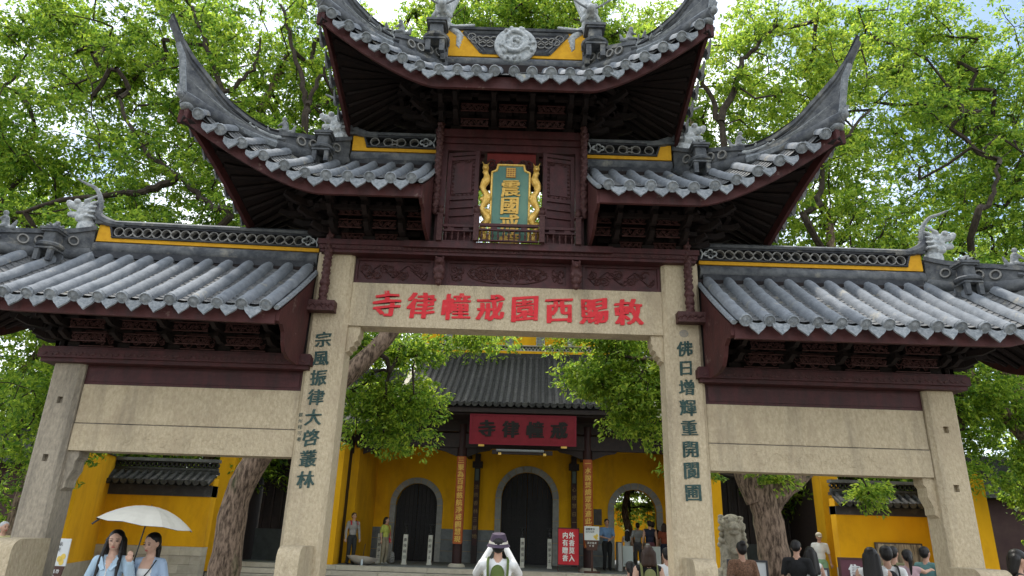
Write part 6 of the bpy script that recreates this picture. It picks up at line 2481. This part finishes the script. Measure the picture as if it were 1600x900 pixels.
# their parasol
pr = empty('parasol', None, (-3.87, -.40, 1.275), (R(-3), R(6), 0))
tag(pr, 'cream parasol with dark lining over the two women by the left bay', 'parasol')
PCREAM = mat('parasol_cream', (0.50, 0.48, 0.42), (0.55, 0.53, 0.46), rough=.7, scale=4)
cp = umbrella_canopy(.50, .19, 8)
for v in range(len(cp.v)):
    x, y, z = cp.v[v]
    cp.v[v] = (x, y, z + .37)
cp.build('canopy', PCREAM, pr, False)
li = umbrella_canopy(.492, .183, 8)
li.v = [(x, y, z + .366) for x, y, z in li.v]
li.build('lining', mat('parasol_lining', (0.02, 0.02, 0.022), rough=.8), pr, True)
MB().tube([(0, 0, -.08), (0, 0, .53)], .008, 6).build('shaft', IRON, pr)
MB().tube([(0, 0, .53), (0, 0, .575)], [.008, .004], 6).build('tip', IRON, pr)
MB().tube([(0, 0, -.12), (0, 0, -.02)], .014, 8).build('handle', IRON, pr)
for k in range(8):
    a_ = k * math.pi / 4
    MB().tube([(0.005, 0, .46), (.24 * math.cos(a_), .24 * math.sin(a_), .475)], .004, 4).build('rib', IRON, pr)
MB().tube([(-.36, -.25, .375), (-.42, -.28, .30)], .010, 5).build('strap', IRON, pr)

# 3: man in a bucket hat photographing the hall
def hat_extra(root, q, T, H):
    mb = MB()
    mb.tube([T(0, .004, .925), T(0, .004, .955), T(0, .006, .985), T(0, .008, 1.012), T(0, .008, 1.018)], [.086 * H, .064 * H, .058 * H, .046 * H, .012 * H], 18)
    ht = mb.build('bucket_hat', cloth('plum', (0.075, 0.055, 0.085)), root, True)
    MB().tube([T(0, .004, .947), T(0, .005, .962)], [.0705 * H, .0655 * H], 18).build('hat_band', cloth('cream', (0.6, 0.56, 0.48)), ht, True)
    backpack(cloth('olive_pack', (0.10, 0.14, 0.035)), .9)(root, q, T, H)
    ph = MB().box(q(0.0, -.26, .95), (.16, .012, .078))
    ph.build('phone', mat('phone', (0.5, 0.08, 0.1), rough=.4), root)


person('man in a plum bucket hat and white shirt photographing the hall from the central bay', (0.0, .35, .013), R(180), 1.63, WHITE, GREY, 'long', 'pants', 'short',
       arms={'L': ((.155, -.10, .735), (.06, -.20, .90)), 'R': ((-.155, -.10, .735), (-.06, -.20, .90))}, nod=R(-8), extra=hat_extra, face=False, voxel=.012)

# 4: sliver at the far left
person('grey-haired visitor in a pale yellow top beyond the left outer column', (-9.72, 6.0, .0), R(60), 1.56, cloth('pale_yellow', (.55, .5, .25)), GREY, hair_mat=HAIR_GREY)
# 5, 6: by the left pier and left door on the porch
person('man with grey shirt and red lanyard straps standing beside the left yellow pier', (-5.15, 16.75, PZ), R(35), 1.66, cloth('grey_shirt', (0.30, 0.28, 0.27)), cloth('charcoal', (.03, .03, .032)), 'long', 'pants', 'short',
       shoe=DARK_SHOE, extra=backpack(cloth('red_strap', (0.45, 0.03, 0.04)), 1, True))
person('woman in yellow-green blouse with red shoulder bag on the porch', (-4.15, 17.6, PZ), R(55), 1.56, cloth('yellow_green', (0.45, 0.48, 0.10)), KHAKI, 'short', 'pants', 'bob',
       extra=shoulder_bag(cloth('red_bag', (0.5, 0.02, 0.05))), turn=R(20))
# 7: guard
person('guard in light blue shirt and dark trousers at the open doorway', (3.80, 18.1, PZ), R(10), 1.74, cloth('guard_blue', (0.16, 0.28, 0.48)), BLACK, 'short', 'pants', 'short',
       arms={'L': ((.15, -.02, .65), (.02, -.13, .60)), 'R': ((-.15, -.02, .65), (-.02, -.13, .62))}, shoe=DARK_SHOE, nod=R(8), slim=1.1)
# 8-13: queue at the open doorway
person('girl in white dress and white cap passing the turnstile', (4.85, 19.9, PZ), R(170), 1.40, WHITE, WHITE, 'none', 'dress', 'long', extra=cap_hat(WHITE), face=False)
person('visitor in light grey shirt inside the open doorway', (5.35, 20.4, PZ), R(180), 1.68, cloth('light_grey', (.42, .43, .43)), GREY, 'short', 'pants', 'short', face=False)
person('visitor in navy vest and patterned shorts at the open doorway', (5.40, 18.3, PZ), R(185), 1.74, NAVY, cloth('plaid', (0.16, 0.06, 0.08), .4, 40), 'none', 'shorts', 'short', face=False, slim=1.1)
person('visitor in rust-red top half hidden by the right inner column', (5.98, 18.5, PZ), R(180), 1.66, cloth('rust', (0.24, 0.06, 0.03)), NAVY, 'short', 'shorts', 'bob', hair_mat=HAIR_BROWN, face=False)
person('visitor in black beside the navy vest at the open doorway', (5.72, 19.3, PZ), R(180), 1.72, BLACK, BLACK, 'short', 'pants', 'short', face=False)
person('brown-haired woman with olive backpack and bare shoulders seen from behind', (2.09, 2.0, .013), R(180), 1.54, BLACK, BLACK, 'none', 'skirt', 'bob', hair_mat=HAIR_BROWN, skin=SKIN_PALE,
       extra=backpack(cloth('olive_bag', (0.19, 0.2, 0.08)), 1.0), face=False)
person('small dark-haired child in lilac before the brown-haired woman', (1.87, 2.2, .013), R(180), 1.32, cloth('lilac', (.5, .45, .58)), WHITE, 'short', 'skirt', 'ponytail', face=False)
person('visitor in white partly behind the right inner column', (2.62, 3.2, .013), R(190), 1.50, WHITE, JEANS, 'short', 'pants', 'short', face=False)
# 15-18: by the lion and the right trunk
person('woman with hair bun in brown patterned knit reading the board by the lion', (3.90, 3.5, .013), R(180), 1.62, cloth('brown_knit', (0.24, 0.13, 0.08), .35, 45), cloth('slate', (0.10, 0.115, 0.12)), 'short', 'skirt', 'bun', face=False)
person('man in black T-shirt looking down beside the right trunk', (5.07, 4.2, .013), R(150), 1.67, BLACK, BLACK, 'short', 'pants', 'short', nod=R(25), face=False)
person('girl with long black hair in white top behind the man in black', (5.42, 4.5, .013), R(185), 1.57, WHITE, JEANS, 'none', 'skirt', 'long', face=False)
person('youth in white T-shirt, beige cap and green shorts on the steps', (9.68, 13.85, .17), R(-8), 1.74, WHITE, cloth('mint', (0.25, 0.42, 0.26)), 'short', 'shorts', 'short', extra=cap_hat(cloth('beige', (0.50, 0.45, 0.36))), nod=R(14), voxel=.02)
# 19-23: group under the right bay
person('girl with long black hair in white beside the maroon board', (5.14, 1.8, .013), R(150), 1.61, WHITE, JEANS, 'none', 'skirt', 'long', face=False)
person('man in white shirt with black backpack in the right bay', (5.45, 2.0, .013), R(165), 1.635, WHITE, GREY, 'short', 'pants', 'short', extra=backpack(BLACK), face=False)
person('man in olive shirt behind the black backpack', (6.90, 4.5, .013), R(130), 1.62, cloth('olive', (0.20, 0.19, 0.10)), KHAKI, 'short', 'pants', 'short')
person('girl with ponytail in dusty pink dress pointing at the picture board', (6.85, 4.0, .013), R(170), 1.58, cloth('dusty_pink', (0.46, 0.31, 0.33), .8), cloth('dusty_pink_skirt', (0.44, 0.30, 0.32), .8), 'none', 'dress', 'ponytail',
       arms={'R': ((-.18, -.08, .78), (-.26, -.15, .80))}, face=False)
person('man in teal T-shirt beside the right outer column', (7.75, 5.0, .013), R(120), 1.63, cloth('teal', (0.11, 0.22, 0.21)), GREY, 'short', 'pants', 'short')
# 24: right edge
person('woman in black top with dark hair at the right edge of the picture', (6.38, .7, .013), R(60), 1.645, BLACK, BLACK, 'none', 'pants', 'bob', nod=R(18), turn=R(15), voxel=.013)

bpy.data.scenes.remove(TMP)
